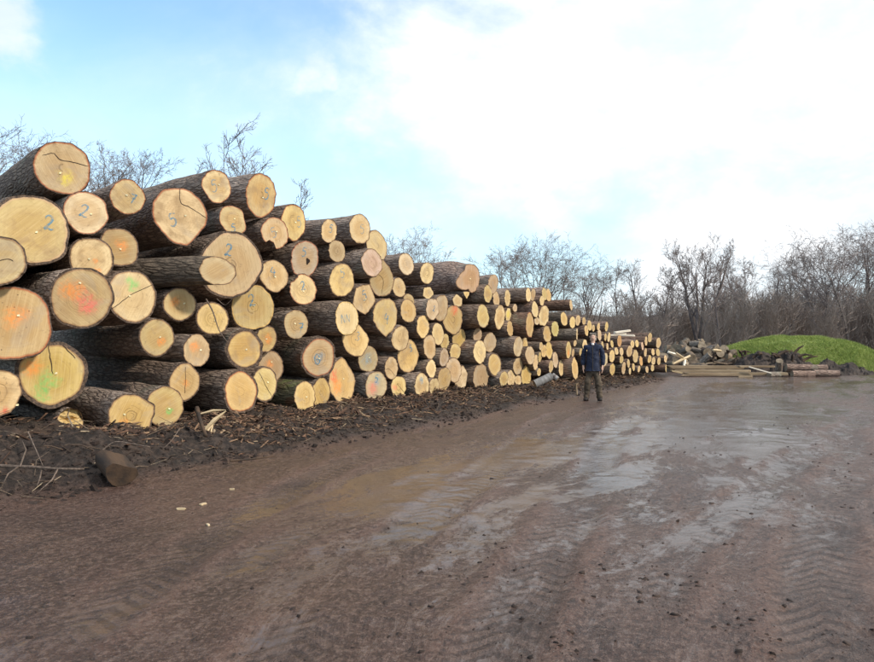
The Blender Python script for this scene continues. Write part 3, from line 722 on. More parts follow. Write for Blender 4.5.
(-0.728, 18.387, 1.19, 0.421, -35.9, 'large yellowish log end up and left of the bottom log with blue blot', {'m': ['5', 0.2, 0.45, 0.4], 'tone': 'yellow'}, 33),
(-0.903, 17.806, 1.65, 0.321, -36.5, 'log end down and right of the pear shaped log', {}, 26),
(-1.249, 17.458, 2.208, 0.436, -35.0, 'pear shaped log end tapering to a point at its bottom', {'m': ['4', 0.1, -0.2, 0.6], 'pt': [-85, 0.14]}, 36),
(-0.96, 18.193, 2.926, 0.253, -35.0, 'small log end directly right of the dull split slab log', {}, 20),
(-0.799, 18.563, 3.558, 0.296, -35.0, 'clean pale log end at the top where the pile drops away', {'tone': 'pale'}, 23),
(-0.267, 19.253, 3.388, 0.294, -35.0, 'leaning oval log end on the top edge before the giant brown log', {'tone': 'pale'}, 22),
(-0.24, 19.164, 2.848, 0.186, -47.0, 'small log end directly below the leaning oval top log', {'poly': 5}, 14),
(-0.72, 18.183, 2.332, 0.303, -35.0, 'yellowish log end directly right of the pear shaped log', {'tone': 'yellow'}, 24),
(-0.73, 18.767, 2.588, 0.222, -36.6, 'small dull tan log end directly below the clean pale top log', {'tone': 'tan'}, 17),
(-0.118, 18.871, 2.41, 0.288, -36.2, 'white faced log end directly left of the orange topped egg shaped log', {'m': ['2', 0.2, 0, 0.5], 'tone': 'pale'}, 22),
(0.108, 19.493, 2.476, 0.365, -35.0, 'dull tan log end up and left of the orange topped egg shaped log', {'tone': 'tan'}, 27),
(-0.362, 18.636, 1.948, 0.311, -35.0, 'log end, second one directly left of the orange topped egg shaped log', {}, 24),
(0.027, 19.397, 1.758, 0.296, -38.2, 'log end down and left of the orange topped egg shaped log', {}, 22),
(-0.184, 18.926, 1.413, 0.329, -35.0, 'log end directly above the bottom log with blue blot', {}, 25),
(0.22, 19.835, 1.54, 0.234, -35.0, 'small log end, second one down and left of the orange topped egg shaped log', {}, 17),
(0.187, 19.251, 1.129, 0.254, -35.0, 'greyish log end, second one up and right of the bottom log with blue blot', {'tone': 'grey'}, 19),
(-0.144, 18.791, 0.854, 0.248, -35.0, 'log end up and right of the bottom log with blue blot', {}, 19),
(-0.38, 18.241, 0.447, 0.342, -35.0, 'bottom log with one blue blot, standing on splinters', {'m': ['4', 0, 0.4, 0.5], 'sp': [['b', 0, 0.4, 0.35]], 'tone': 'pale'}, 27),
(-0.065, 18.691, 0.378, 0.234, -35.0, 'log end directly right of the bottom log with blue blot', {}, 18),
(0.199, 19.097, 0.563, 0.318, -35.1, 'yellowish log end, second one directly right of the bottom log with blue blot', {'tone': 'yellow'}, 24),
(0.501, 20.059, 1.26, 0.237, -40.3, 'small black flecked log end directly below the orange topped egg shaped log', {'spots': 1}, 17),
(0.463, 19.606, 0.779, 0.34, -35.0, 'dull tan log end, second one directly below the orange topped egg shaped log', {'tone': 'tan'}, 25),
(0.673, 20.19, 0.556, 0.351, -35.0, 'pale log end directly left of the stained bottom log', {'tone': 'pale', 'poly': 6}, 25),
(0.624, 20.431, 1.65, 0.284, -37.3, 'yellowish log end down and right of the orange topped egg shaped log', {'tone': 'yellow', 'pt': [-90, 0.08]}, 20),
(0.446, 20.056, 2.151, 0.404, -37.1, 'egg shaped log with orange red spray on its top edge', {'sp': [['r', 0.1, 0.75, 0.4]], 'tone': 'yellow', 'pt': [-70, 0.06]}, 29),
(0.575, 20.196, 2.688, 0.189, -47.0, 'tiny five sided log end directly above the orange topped egg shaped log', {'poly': 5}, 13.5),
(0.837, 20.421, 2.884, 0.128, -47.0, 'tiny wedge shaped log end directly below the giant brown log', {'poly': 3}, 9),
(0.973, 20.611, 3.368, 0.429, -40.6, 'giant reddish brown log with ragged two lobed butt on top of the pile', {'tag': [-0.1, -0.05], 'tone': 'red', 'lobe': [200, 0.55], 'bodyR': 1.15}, 30),
(1.653, 21.248, 3.244, 0.295, -35.0, 'dull log at the top edge right beside the giant brown log', {'tone': 'tan'}, 20),
(1.476, 20.834, 2.923, 0.26, -35.0, 'log end up and right of the broad dark trunk log', {}, 18),
(1.776, 21.492, 2.814, 0.239, -35.0, 'log end directly above the large lens shaped log', {}, 16),
(2.135, 21.809, 2.862, 0.257, -31.0, 'log end up and right of the large lens shaped log', {}, 17),
(1.851, 21.153, 2.267, 0.367, -34.0, 'large lens shaped pale log end in the upper middle right', {'tone': 'pale'}, 25),
(2.158, 21.731, 2.344, 0.226, -34.7, 'yellow sprayed log end directly right of the large lens shaped log', {'sp': [['y', -0.1, 0.1, 0.6]]}, 15),
(2.18, 21.503, 1.934, 0.239, -32.8, 'yellowish log end down and right of the large lens shaped log', {'tone': 'yellow'}, 16),
(1.31, 20.509, 2.277, 0.356, -35.0, 'log with broad dark trunk showing, cut end facing right, under the giant brown log', {'pt': [-10, 0.1]}, 25),
(1.169, 20.785, 1.737, 0.202, -44.4, 'small blotchy log end directly above the clean oval log', {'tone': 'tan', 'spots': 1}, 14),
(1.547, 21.018, 1.519, 0.292, -47.0, 'dull tan log end up and right of the clean oval log', {'tone': 'tan'}, 20),
(1.224, 20.499, 1.251, 0.342, -35.0, 'clean pale oval log end with long dark trunk, below the blotchy brown one', {'tone': 'pale'}, 24),
(1.675, 20.974, 0.878, 0.35, -37.6, 'yellowish log end up and right of the stained bottom log', {'tone': 'yellow', 'bk': 2}, 24),
(1.257, 20.574, 0.536, 0.386, -35.0, 'stained bottom log with grey mouldy face', {'tone': 'tan', 'spots': 1}, 27),
(1.962, 21.085, 0.449, 0.234, -32.4, 'log end directly right of the stained bottom log', {}, 16),
(2.205, 21.451, 0.458, 0.253, -31.0, 'log end, second one directly right of the stained bottom log', {}, 17),
(2.445, 21.737, 0.382, 0.151, -45.5, 'small log end, fifth one directly right of the stained bottom log', {}, 10),
(2.726, 22.055, 0.486, 0.306, -32.9, 'yellowish log end, third one directly below the fat red barked log', {'tone': 'yellow', 'pt': [90, 0.1]}, 20),
(2.437, 21.659, 0.808, 0.271, -35.4, 'log end, third one down and left of the fat red barked log', {}, 18),
(2.419, 21.506, 1.396, 0.314, -31.0, 'pale log end, second one down and left of the fat red barked log', {'tone': 'pale'}, 21),
(2.712, 22.318, 1.495, 0.201, -43.6, 'small log end down and left of the fat red barked log', {'poly': 4}, 13),
(2.821, 21.838, 1.134, 0.288, -38.1, 'large dull tan log end directly below the fat red barked log', {'tone': 'tan'}, 19),
(3.039, 22.216, 0.909, 0.247, -31.0, 'log end, second one directly below the fat red barked log', {}, 16),
(3.22, 22.511, 1.056, 0.172, -31.0, 'log end, second one down and right of the fat red barked log', {}, 11),
(2.829, 21.902, 2.061, 0.395, -31.0, 'fat red barked log with long trunk, tall yellow end', {'tone': 'yellow', 'rim': 'red', 'redbark': 1}, 26),
(3.034, 22.293, 2.532, 0.263, -36.8, 'log end up and right of the fat red barked log', {'redbark': 1}, 17),
(2.814, 22.145, 2.988, 0.231, -32.1, 'top row log with purple brown trunk along the skyline, right of the giant log', {'tone': 'pale'}, 15),
(3.004, 22.533, 2.996, 0.203, -34.2, 'dull tan log end directly right of the purple trunked top log', {'tone': 'tan'}, 13),
(2.371, 21.883, 2.562, 0.122, -43.5, 'small pale log end up and left of the fat red barked log', {'tone': 'pale'}, 8),
(3.424, 22.932, 3.051, 0.207, -31.0, 'log end, second one directly above the wavy large log', {}, 13),
(3.609, 23.304, 3.042, 0.21, -31.1, 'yellowish log end up and right of the wavy large log', {'tone': 'yellow'}, 13),
(3.307, 22.674, 2.831, 0.157, -31.0, 'small log end directly above the wavy large log', {}, 10),
(3.379, 22.736, 2.345, 0.347, -31.0, 'large pale log end with wavy outline below the skyline at right', {'tone': 'pale', 'poly': 7}, 22),
(3.112, 22.405, 2.179, 0.124, -45.2, 'small pale log end directly right of the fat red barked log', {'tone': 'pale'}, 8),
(3.493, 22.863, 1.777, 0.27, -31.0, 'large yellowish log end directly below the wavy large log', {'tone': 'yellow'}, 17),
(3.808, 23.232, 1.94, 0.258, -31.6, 'thin greenish yellow log end', {'tone': 'green'}, 16),
(3.247, 22.482, 1.4, 0.125, -31.0, 'small log end down and right of the fat red barked log', {}, 8),
(3.379, 22.738, 1.239, 0.205, -31.0, 'yellowish log end, second one down and left of the greenish yellow log', {'tone': 'yellow'}, 13),
(3.6, 23.146, 1.248, 0.289, -31.2, 'large yellowish log end down and left of the greenish yellow log', {'tone': 'yellow'}, 18),
(3.859, 23.449, 0.933, 0.261, -31.7, 'pale log end directly below the greenish yellow log', {'tone': 'pale'}, 16),
(3.619, 22.86, 0.745, 0.206, -31.3, 'log end, third one directly below the greenish yellow log', {}, 13),
(3.164, 22.332, 0.595, 0.124, -41.1, 'small log end, fifth one down and right of the fat red barked log', {}, 8),
(4.097, 23.789, 0.659, 0.264, -32.1, 'log end down and left of the red barked log by the man', {}, 16),
(4.626, 24.136, 0.628, 0.369, -33.2, 'tall pointed log at the bottom, just left of the standing man', {'tone': 'yellow', 'pt': [90, 0.08]}, 22),
(4.333, 23.724, 1.255, 0.297, -32.7, 'red barked log left of the man with orange and grey end', {'sp': [['o', 0, -0.4, 0.5]], 'redbark': 1}, 18),
(4.58, 24.248, 1.145, 0.152, -33.0, 'small log end directly right of the red barked log by the man', {}, 9),
(4.659, 23.963, 1.783, 0.2, -21.3, 'grey trunk lying almost side on, left above the man', {'tone': 'pale', 'greybark': 1}, 12),
(5.17, 24.898, 1.909, 0.19, -34.1, 'log end directly right of the grey side on trunk', {}, 11),
(5.097, 24.797, 1.374, 0.241, -33.9, 'large log end down and right of the grey side on trunk', {}, 14),
(4.678, 24.408, 1.481, 0.119, -33.2, 'small log end down and left of the grey side on trunk', {}, 7),
(4.911, 24.555, 1.173, 0.136, -33.6, 'small log end up and right of the tall log left of the man', {}, 8),
(4.503, 24.197, 2.759, 0.185, -19.9, 'top log lying nearly sideways against the trees, its red trunk fully seen', {'redbark': 1}, 11),
(4.198, 23.798, 2.278, 0.231, -32.3, 'yellowish log end up and right of the greenish yellow log', {'tone': 'yellow', 'greybark': 1}, 14),
(4.57, 24.284, 2.173, 0.202, -33.0, 'log end up and left of the grey side on trunk', {}, 12),
(4.815, 24.589, 2.248, 0.188, -33.4, 'log end directly above the grey side on trunk', {'redbark': 1}, 11),
(5.085, 24.908, 2.238, 0.138, -33.9, 'small log end up and right of the grey side on trunk', {'redbark': 1}, 8),
(5.334, 25.185, 2.087, 0.192, -34.3, 'log end, second one directly right of the grey side on trunk', {}, 11),
(5.523, 25.41, 2.003, 0.124, -34.6, 'small log end, second one directly left of the log beside the white slabs', {}, 7),
(5.738, 25.58, 2.059, 0.142, -35.0, 'log end directly left of the log beside the white slabs', {}, 8),
(6.165, 26.189, 2.068, 0.182, -35.6, 'last log of the top edge before the white slabs', {}, 10),
(5.808, 25.734, 1.757, 0.214, -35.1, 'pale log end down and left of the log beside the white slabs', {'tone': 'pale'}, 12),
(5.931, 25.803, 1.399, 0.143, -35.3, 'log end, second one directly above the pale log beside the man', {}, 8),
(6.103, 26.078, 1.686, 0.145, -35.5, 'log end directly below the log beside the white slabs', {}, 8),
(6.291, 26.335, 1.687, 0.183, -35.8, 'log end down and right of the log beside the white slabs', {}, 10),
(6.191, 26.144, 1.341, 0.127, -35.7, 'small log end directly above the pale log beside the man', {}, 7),
(6.434, 26.473, 1.429, 0.147, -36.0, 'log end directly left of the bright orange log', {}, 8),
(6.822, 26.915, 1.538, 0.224, -36.6, 'log with a bright orange cut end under the white slabs', {'tone': 'orange'}, 12),
(6.042, 25.894, 0.877, 0.252, -35.5, "pale log end touching the man's right side", {'tone': 'pale'}, 14),
(6.417, 26.403, 0.99, 0.238, -36.0, 'large log end directly above the squat yellow log', {}, 13),
(6.68, 26.796, 1.166, 0.149, -36.3, 'log end down and left of the bright orange log', {}, 8),
(6.942, 27.092, 1.142, 0.151, -36.7, 'log end directly below the bright orange log', {}, 8),
(6.92, 27.003, 0.844, 0.15, -36.7, 'log end up and right of the squat yellow log', {}, 8),
(7.367, 27.553, 1.153, 0.23, -37.3, 'large log end up and left of the large oval low log', {'redbark': 1}, 12),
(7.577, 27.906, 1.417, 0.155, -37.5, 'log end directly right of the bright orange log', {}, 8),
(7.84, 28.224, 1.434, 0.157, -37.9, 'log end directly above the large oval low log', {}, 8),
(8.366, 28.819, 1.53, 0.2, -28.5, 'log end of the red trunk slanting along the low crest at right', {'redbark': 1}, 10),
(8.654, 29.255, 1.67, 0.203, -38.8, 'log end up and right of the slanting crest log', {}, 10),
(7.717, 27.991, 0.95, 0.272, -37.7, 'largest pale oval end in the low right stretch', {'tone': 'pale'}, 14),
(8.047, 28.401, 0.743, 0.197, -38.2, 'log end down and right of the large oval low log', {'tone': 'orange'}, 10),
(8.167, 28.613, 1.332, 0.159, -38.3, 'pinkish log end down and left of the slanting crest log', {'tone': 'pink'}, 8),
(8.342, 28.806, 1.07, 0.18, -38.5, 'pinkish log end directly below the slanting crest log', {'tone': 'pink'}, 9),
(7.046, 27.158, 0.518, 0.245, -36.9, 'large log end directly right of the squat yellow log', {}, 13),
(7.316, 27.507, 0.676, 0.172, -37.2, 'log end down and left of the large oval low log', {}, 9),
(7.599, 27.845, 0.528, 0.155, -37.6, 'log end directly below the large oval low log', {}, 8),
(7.398, 27.6, 0.385, 0.134, -37.3, 'log end, second one down and left of the large oval low log', {}, 7),
(7.92, 28.23, 0.435, 0.137, -38.0, 'log end, second one down and right of the large oval low log', {}, 7),
(6.417, 26.325, 0.498, 0.238, -36.0, 'squat bright yellow log at the bottom right of the man', {'tone': 'yellow', 'poly': 6}, 13),
(8.385, 28.748, 0.392, 0.14, -38.6, 'log end, third one down and right of the large oval low log', {'greybark': 1}, 7),
(8.776, 29.321, 0.428, 0.143, -39.0, 'log end, second one directly left of the low end log', {}, 7),
(8.582, 29.077, 0.802, 0.162, -38.8, 'log end, second one directly below the slanting crest log', {}, 8),
(8.836, 29.384, 0.711, 0.163, -39.1, 'log end directly left of the low end log', {}, 8),
(8.819, 29.395, 1.078, 0.143, -39.0, 'log end down and left of the last tall right log', {}, 7),
(9.142, 29.782, 1.05, 0.165, -39.4, 'log end directly below the last tall right log', {}, 8),
(9.194, 29.884, 1.442, 0.228, -39.4, 'last tall log end at the right top of the pile', {'redbark': 1}, 11),
(9.19, 29.804, 0.698, 0.166, -39.5, 'log end up and left of the low end log', {}, 8),
(9.617, 30.237, 0.369, 0.168, -24.0, 'low log at the right foot of the pile, brown trunk lying on the mud', {'redbark': 1}, 8),
(9.624, 30.324, 0.766, 0.168, -39.9, 'log end directly above the low end log', {}, 8),
]
for args in LOGS: make_log(*args)
# ------------------------------------------------------------------ loose wood on the dirt bank
def P(px, Yd, z=None):
    return np.array(((px - 437) / 720 * Yd, Yd, 0. if z is None else z))


def onbank(px, py, Yd):
    return np.array(((px - 437) / 720 * Yd, Yd, EYE + (338 - py) / 720 * Yd))


def block_mesh(w_, d_, h_, seed, jit=.08, bend=0.):
    """an irregular, worn block: subdivided box with chipped corners"""
    import bmesh
    bm = bmesh.new(); bmesh.ops.create_cube(bm, size=1)
    bmesh.ops.bevel(bm, geom=bm.edges[:], offset=.10, segments=2, affect='EDGES', profile=.6)
    bmesh.ops.subdivide_edges(bm, edges=bm.edges[:], cuts=1, use_grid_fill=True)
    for v in bm.verts:
        n_ = Vector([float(vnoise(v.co.x * 2.2 + k * 9, v.co.y * 2.2, v.co.z * 2.2 + seed, k)) for k in range(3)])
        v.co += n_ * jit
        v.co = Vector((v.co.x * w_, v.co.y * d_, v.co.z * h_ + bend * v.co.x ** 2))
    m = bpy.data.meshes.new('wood_block'); bm.to_mesh(m); bm.free()
    return m


def short_log_meshes(R, ln, seed, ring=14, M=6, quarter=False):
    th = np.arange(ring) * 2 * np.pi / ring
    r0 = R * (1 + .10 * vnoise(np.cos(th) * 1.4, np.sin(th) * 1.4, seed) + .04 * vnoise(np.cos(th) * 4, np.sin(th) * 4, seed))
    if quarter: r0 = r0 * np.where(np.sin(th) < -.1, .35 / np.maximum(.36, np.abs(np.sin(th))), 1)
    V = []
    for i in range(M):
        f = i / (M - 1)
        rr = r0 * (1 + .05 * vnoise(np.cos(th) * 2, np.sin(th) * 2, seed + f * 3))
        V += [(ln * (.5 - f), math.cos(a_) * q, math.sin(a_) * q) for a_, q in zip(th, rr)]
    k = np.arange(ring)
    F = np.concatenate([np.stack([i * ring + k, i * ring + (k + 1) % ring, (i + 1) * ring + (k + 1) % ring, (i + 1) * ring + k], 1) for i in range(M - 1)])
    V = np.array(V)
    caps = []
    for row, flip in ((V[:ring], 0), (V[-ring:], 1)):
        c = row.mean(0); VV = [c]; A = [0.]; U = [(0, 0, 0)]
        for f in (.5, .85, 1.):
            for q in row: VV.append(c + (q - c) * f); A.append(f); U.append((0, (q[1]) / R * f, (q[2]) / R * f))
        T = np.array([(0, 1 + j, 1 + (j + 1) % ring) for j in range(ring)])
        Q = np.concatenate([np.stack([1 + i * ring + k, 1 + (i + 1) * ring + k, 1 + (i + 1) * ring + (k + 1) % ring, 1 + i * ring + (k + 1) % ring], 1) for i in range(2)])
        if flip: T = T[:, ::-1]; Q = Q[:, ::-1]
        caps.append((np.array(VV), [T, Q], {'rad': A, 'uv': U}))
    return V, F, caps


def face_props(o, tone='grey', bt=.06, jv=1.0):
    o['tone'] = [c * jv for c in TONE[tone]]; o['rimc'] = list(RIM['normal']); o['bt'] = bt; o['spots'] = 0.
    for i in (1, 2, 3): o['spray%d' % i] = [0., 5., 5.]; o['spray_size%d' % i] = 0.; o['spray_colour%d' % i] = [0., 0., 0.]


def short_log(name, R, ln, seed, loc, rot, label, cat, group=None, bark=None, tone='grey', quarter=False, face=None):
    V, F, caps = short_log_meshes(R, ln, seed, quarter=quarter)
    r = link(name, None, None, loc, rot, label, cat, group); r.empty_display_size = .1
    link('bark', mesh_np('short_log_bark', V, F, bark or GREYW, True), r)
    for c in caps:
        o = link('cut_face', mesh_np('short_log_face', c[0], c[1], face or CUT, False, c[2]), r)
        if not face: face_props(o, tone, .06, .8 + .3 * rng.random())
    return r


def dup(root, loc, rot, label=None, scale=None):
    r = root.copy(); COL.objects.link(r); r.location = loc; r.rotation_euler = rot
    if label: r['label'] = label
    if scale: r.scale = scale
    for ch in list(root.children):
        c = ch.copy(); COL.objects.link(c); c.parent = r
    return r


p = onbank(117, 460, 8.05)
short_log('wood_chunk', .185, .42, 3.3, (p[0], p[1], p[2] - .05), (R_(160), R_(14), R_(-50)), 'dark muddy chunk of wood lying in front of the dirt bank at left', 'wood chunk', bark=CHUNK, face=CHUNK, quarter=True)

# fallen branch with side twigs at the left edge
b0 = [onbank(px, py, Yd) for px, py, Yd in ((-30, 463, 7.7), (0, 466, 7.65), (30, 467, 7.6), (58, 469, 7.55), (84, 469, 7.5))]
br = empty('fallen_branch', tuple(b0[1]), label='bare fallen branch with side twigs lying across the mud at left', cat='branch')
V, F = path_tube([q - b0[1] for q in b0], [.020, .019, .017, .014, .008], 7)
link('stem', mesh_np('stem', V, F, TWIG, True), br)
for pts in (((18, 467, 7.6), (8, 474, 7.45), (1, 488, 7.35)), ((58, 469, 7.55), (52, 480, 7.4), (36, 494, 7.25)), ((42, 468, 7.6), (40, 478, 7.5), (37, 486, 7.4)), ((20, 467, 7.6), (26, 450, 7.7), (22, 440, 7.75))):
    q = [onbank(*a_) - b0[1] for a_ in pts]
    V, F = path_tube(q, [.010, .008, .003], 5); link('twig', mesh_np('twig', V, F, TWIG, True), br)


def stick(pts, rad, label, mat_=None, name='stick', taper=.4, cat='stick', group=None):
    q = [onbank(*a_) for a_ in pts]; o = q[0]
    q = [np.array(v_) for v_ in smooth_poly([tuple(a_ - o) for a_ in q], 4)] if len(q) > 2 else [a_ - o for a_ in q]
    V, F = path_tube(q, list(np.linspace(rad, rad * taper, len(q))), 6)
    return link(name, mesh_np(name, V, F, mat_ or TWIG, True), None, tuple(o), label=label, cat=cat, group=group)


stick([(103, 450, 8.3), (115, 442, 8.3), (133, 444, 8.25), (150, 447, 8.2)], .010, 'thin curved twig arching over the dark muddy wood chunk')
stick([(28, 432, 8.2), (36, 450, 7.9), (43, 466, 7.7)], .008, 'slender pale twig sloping down the dirt bank at far left')
stick([(180, 428, 9.3), (172, 440, 9.1), (164, 448, 9.0)], .006, 'fine curved twig on dark dirt below the green spotted log')
stick([(206, 299, 12.05), (213, 312, 12.0), (219, 330, 11.95), (228, 343, 11.9)], .014, 'bent bare twig hanging in front of the log ends')
stick([(217, 299, 12.2), (225, 305, 12.1), (232, 299, 12.05)], .008, 'small forked twig stuck between logs under the biggest central log')
stick([(197, 408, 10.6), (200, 420, 10.3), (206, 436, 10.0)], .035, 'dark upright root stub beside the pale splinters', CHUNK, 'root_stub', .7, 'root')
stick([(230, 461, 9.05), (252, 459, 9.2), (276, 456, 9.4)], .018, 'dark stick lying along the edge of the muddy track', CHUNK)
sp0 = onbank(212, 424, 10.6)
spl = empty('splinters', tuple(sp0), label='pale split wood splinters sticking up from the bark litter', cat='wood splinters')
for (a_, b_, wd) in (((203, 432), (226, 411), .035), ((206, 434), (219, 415), .025), ((200, 414), (226, 410), .02), ((210, 436), (214, 420), .018)):
    A_, B_ = onbank(*a_, 10.5) - sp0, onbank(*b_, 10.7) - sp0
    V, F = path_tube([A_, (A_ + B_) / 2 + np.array((0, 0, .02)), B_], [wd * .6, wd, wd * .2], 4); link('splinter', mesh_np('splinter', V, F, FRESHP), spl)

p = onbank(543, 380, 20.4)
bl = short_log('birch_log', .115, .55, 5.1, tuple(p), (0, R_(-24), R_(12)), 'pale grey birch piece lying on dirt against the logs', 'birch log', bark=BIRCH, face=STONE)
p = onbank(555, 377, 20.6)
short_log('birch_log', .07, .2, 6.1, tuple(p), (0, R_(35), R_(-30)), 'stubby white birch offcut right of the longer birch piece', 'birch log', bark=BIRCH, face=STONE)
p = onbank(577, 391, 19.6)
st_ = empty('broken_stake', tuple(p), label='short yellowish broken stake standing left of the man', cat='stake')
V, F = path_tube([(0, 0, -.1), (-.02, 0, .07), (-.03, 0, .2)], [.022, .03, .032], 6); link('post', mesh_np('post', V, F, PLANK), st_)
V, F = path_tube([(-.10, .02, .14), (-.03, 0, .17), (.05, 0, .22)], [.010, .018, .012], 6); link('cross_piece', mesh_np('cross_piece', V, F, PLANK), st_)

# litter (uncountable): bark strips, twigs and dirt lumps on the bank, clods on the track


def scatter(n, srange, erange, spow=1.0):
    s_ = srange[0] + (srange[1] - srange[0]) * rng.random(n) ** spow; e_ = erange[0] + (erange[1] - erange[0]) * rng.random(n)
    x_ = EX + TX * s_ - TY * e_; y_ = EY + TY * s_ + TX * e_
    return x_, y_, s_, e_


def boxes(x_, y_, z_, L_, W_, T_, tilt):
    n = len(x_)
    base = np.array([(-.5, -.5, 0), (.5, -.35, 0), (.5, .35, 0), (-.5, .5, 0), (-.45, -.4, 1), (.4, -.3, 1), (.45, .3, 1), (-.5, .4, 1)])
    base = base[None] * np.stack([L_, W_, T_], 1)[:, None]
    base = base + rng.normal(0, 1, base.shape) * (np.stack([L_, W_, T_], 1) * .10)[:, None]
    a_ = rng.random(n) * 6.28; t_ = rng.normal(0, tilt, n); u_ = rng.normal(0, tilt, n)
    c, s_ = np.cos(t_), np.sin(t_); X_ = base[..., 0] * c[:, None] + base[..., 2] * s_[:, None]; Z_ = -base[..., 0] * s_[:, None] + base[..., 2] * c[:, None]
    c, s_ = np.cos(u_), np.sin(u_); Y_ = base[..., 1] * c[:, None] - Z_ * s_[:, None]; Z_ = base[..., 1] * s_[:, None] + Z_ * c[:, None]
    c, s_ = np.cos(a_), np.sin(a_); X2 = X_ * c[:, None] - Y_ * s_[:, None]; Y2 = X_ * s_[:, None] + Y_ * c[:, None]
    V = np.stack([X2 + x_[:, None], Y2 + y_[:, None], Z_ + z_[:, None]], -1).reshape(-1, 3)
    b = np.arange(n)[:, None, None] * 8
    F = (b + np.array([(0, 3, 2, 1), (4, 5, 6, 7), (0, 1, 5, 4), (1, 2, 6, 5), (2, 3, 7, 6), (3, 0, 4, 7)])[None]).reshape(-1, 4)
    return V, F


def litter_mat(name, stops):
    m, t, b = material(name)
    pos = t.node('ShaderNodeNewGeometry').outputs['Position']
    wv = t.node('ShaderNodeTexWhiteNoise', {'Vector': t.node('ShaderNodeVectorMath', {0: pos, 1: (.06, .06, .06)}, operation='SNAP').outputs[0]}).outputs[0]
    rid = t.node('ShaderNodeNewGeometry').outputs['Random Per Island']
    cr = t.n.new('ShaderNodeValToRGB'); e_ = cr.color_ramp.elements
    while len(e_) < len(stops): e_.new(.5)
    for el, (ps, c) in zip(e_, stops): el.position = ps; el.color = (*c, 1)
    t.l.new(rid, cr.inputs[0])
    n = t.noise(pos, 40, 4, .7)
    c = t.mix(t.ramp(n, .35, .7, 0, .6), cr.outputs[0], (.03, .02, .016))
    setin(t, b, Base_Color=c, Roughness=.85, Normal=bump(t, n, .5, .01)); b.inputs['Specular IOR Level'].default_value = .2
    return m


LIT = litter_mat('bark_litter', [(0, (.05, .033, .027)), (.4, (.12, .07, .048)), (.7, (.22, .125, .08)), (.92, (.32, .21, .13)), (1, (.5, .38, .25))])
SOIL = litter_mat('soil_lumps', [(0, (.016, .012, .011)), (.6, (.04, .029, .025)), (1, (.075, .054, .045))])
TWL = litter_mat('twig_litter', [(0, (.05, .035, .028)), (.5, (.12, .085, .062)), (.9, (.24, .18, .13)), (1, (.45, .36, .25))])
x_, y_, s_, e_ = scatter(26000, (-1.5, 26), (.3, 3.4), 1.5)
keep = rng.random(len(x_)) < np.clip(.25 + .6 * (e_ - .6), .05, 1) * (.22 + .78 * sstep(s_, 1, 5)) * np.clip(1.1 + fbm(x_ * 1.2, y_ * 1.2, 0, 3, 77) * 1.3, .05, 1)
x_, y_ = x_[keep], y_[keep]; n = len(x_)
Vl, Fl = boxes(x_, y_, ground_fields(x_, y_)[0], .05 + .26 * rng.random(n) ** 2.2, .012 + .05 * rng.random(n) ** 2, .006 + .012 * rng.random(n), .35)
link('bark_litter', mesh_np('bark_litter', Vl, Fl, LIT), label='shredded reddish bark and wood chips strewn along the foot of the log pile', cat='bark litter', kind='stuff')
x_, y_, s_, e_ = scatter(22000, (-5, 25), (-.25, 3.2), 1.35)
keep = rng.random(len(x_)) < np.clip(1.0 - .15 * e_, .2, 1) * np.clip(.8 + fbm(x_ * 1.5, y_ * 1.5, 0, 3, 79), .05, 1) * sstep(e_ + .3 * rng.random(len(x_)), -.25, .35)
x_, y_ = x_[keep], y_[keep]; n = len(x_); q_ = .012 + .060 * rng.random(n) ** 4
Vl, Fl = boxes(x_, y_, ground_fields(x_, y_)[0] - q_ * .3, q_ * (1 + .8 * rng.random(n)), q_ * (.8 + .5 * rng.random(n)), q_ * .6, .5)
link('soil_lumps', mesh_np('soil_lumps', Vl, Fl, SOIL), label='dark crumbly soil lumps covering the dirt bank beside the track', cat='soil', kind='stuff')
x_, y_, s_, e_ = scatter(3200, (-5, 24), (.2, 3.2), 1.2)
z_ = ground_fields(x_, y_)[0]; n = len(x_); segs = []
for i in range(n):
    a_ = random.random() * 6.28; L_ = .12 + .45 * random.random() ** 2; el = random.gauss(.12, .22); r_ = .003 + .007 * random.random() ** 2
    q0 = np.array((x_[i], y_[i], z_[i] + .01)); d_ = np.array((math.cos(a_) * math.cos(el), math.sin(a_) * math.cos(el), math.sin(el)))
    q1 = q0 + d_ * L_ * .5; q2 = q1 + (d_ + np.array((random.gauss(0, .25), random.gauss(0, .25), -.25))) * L_ * .5
    segs += [(q0, q1, r_, r_ * .8), (q1, q2, r_ * .8, r_ * .4)]
V, F = tubes(segs, 4)
link('twig_litter', mesh_np('twig_litter', V, F, TWL), label='fine twigs and root fibres scattered over the dirt bank', cat='twigs', kind='stuff')
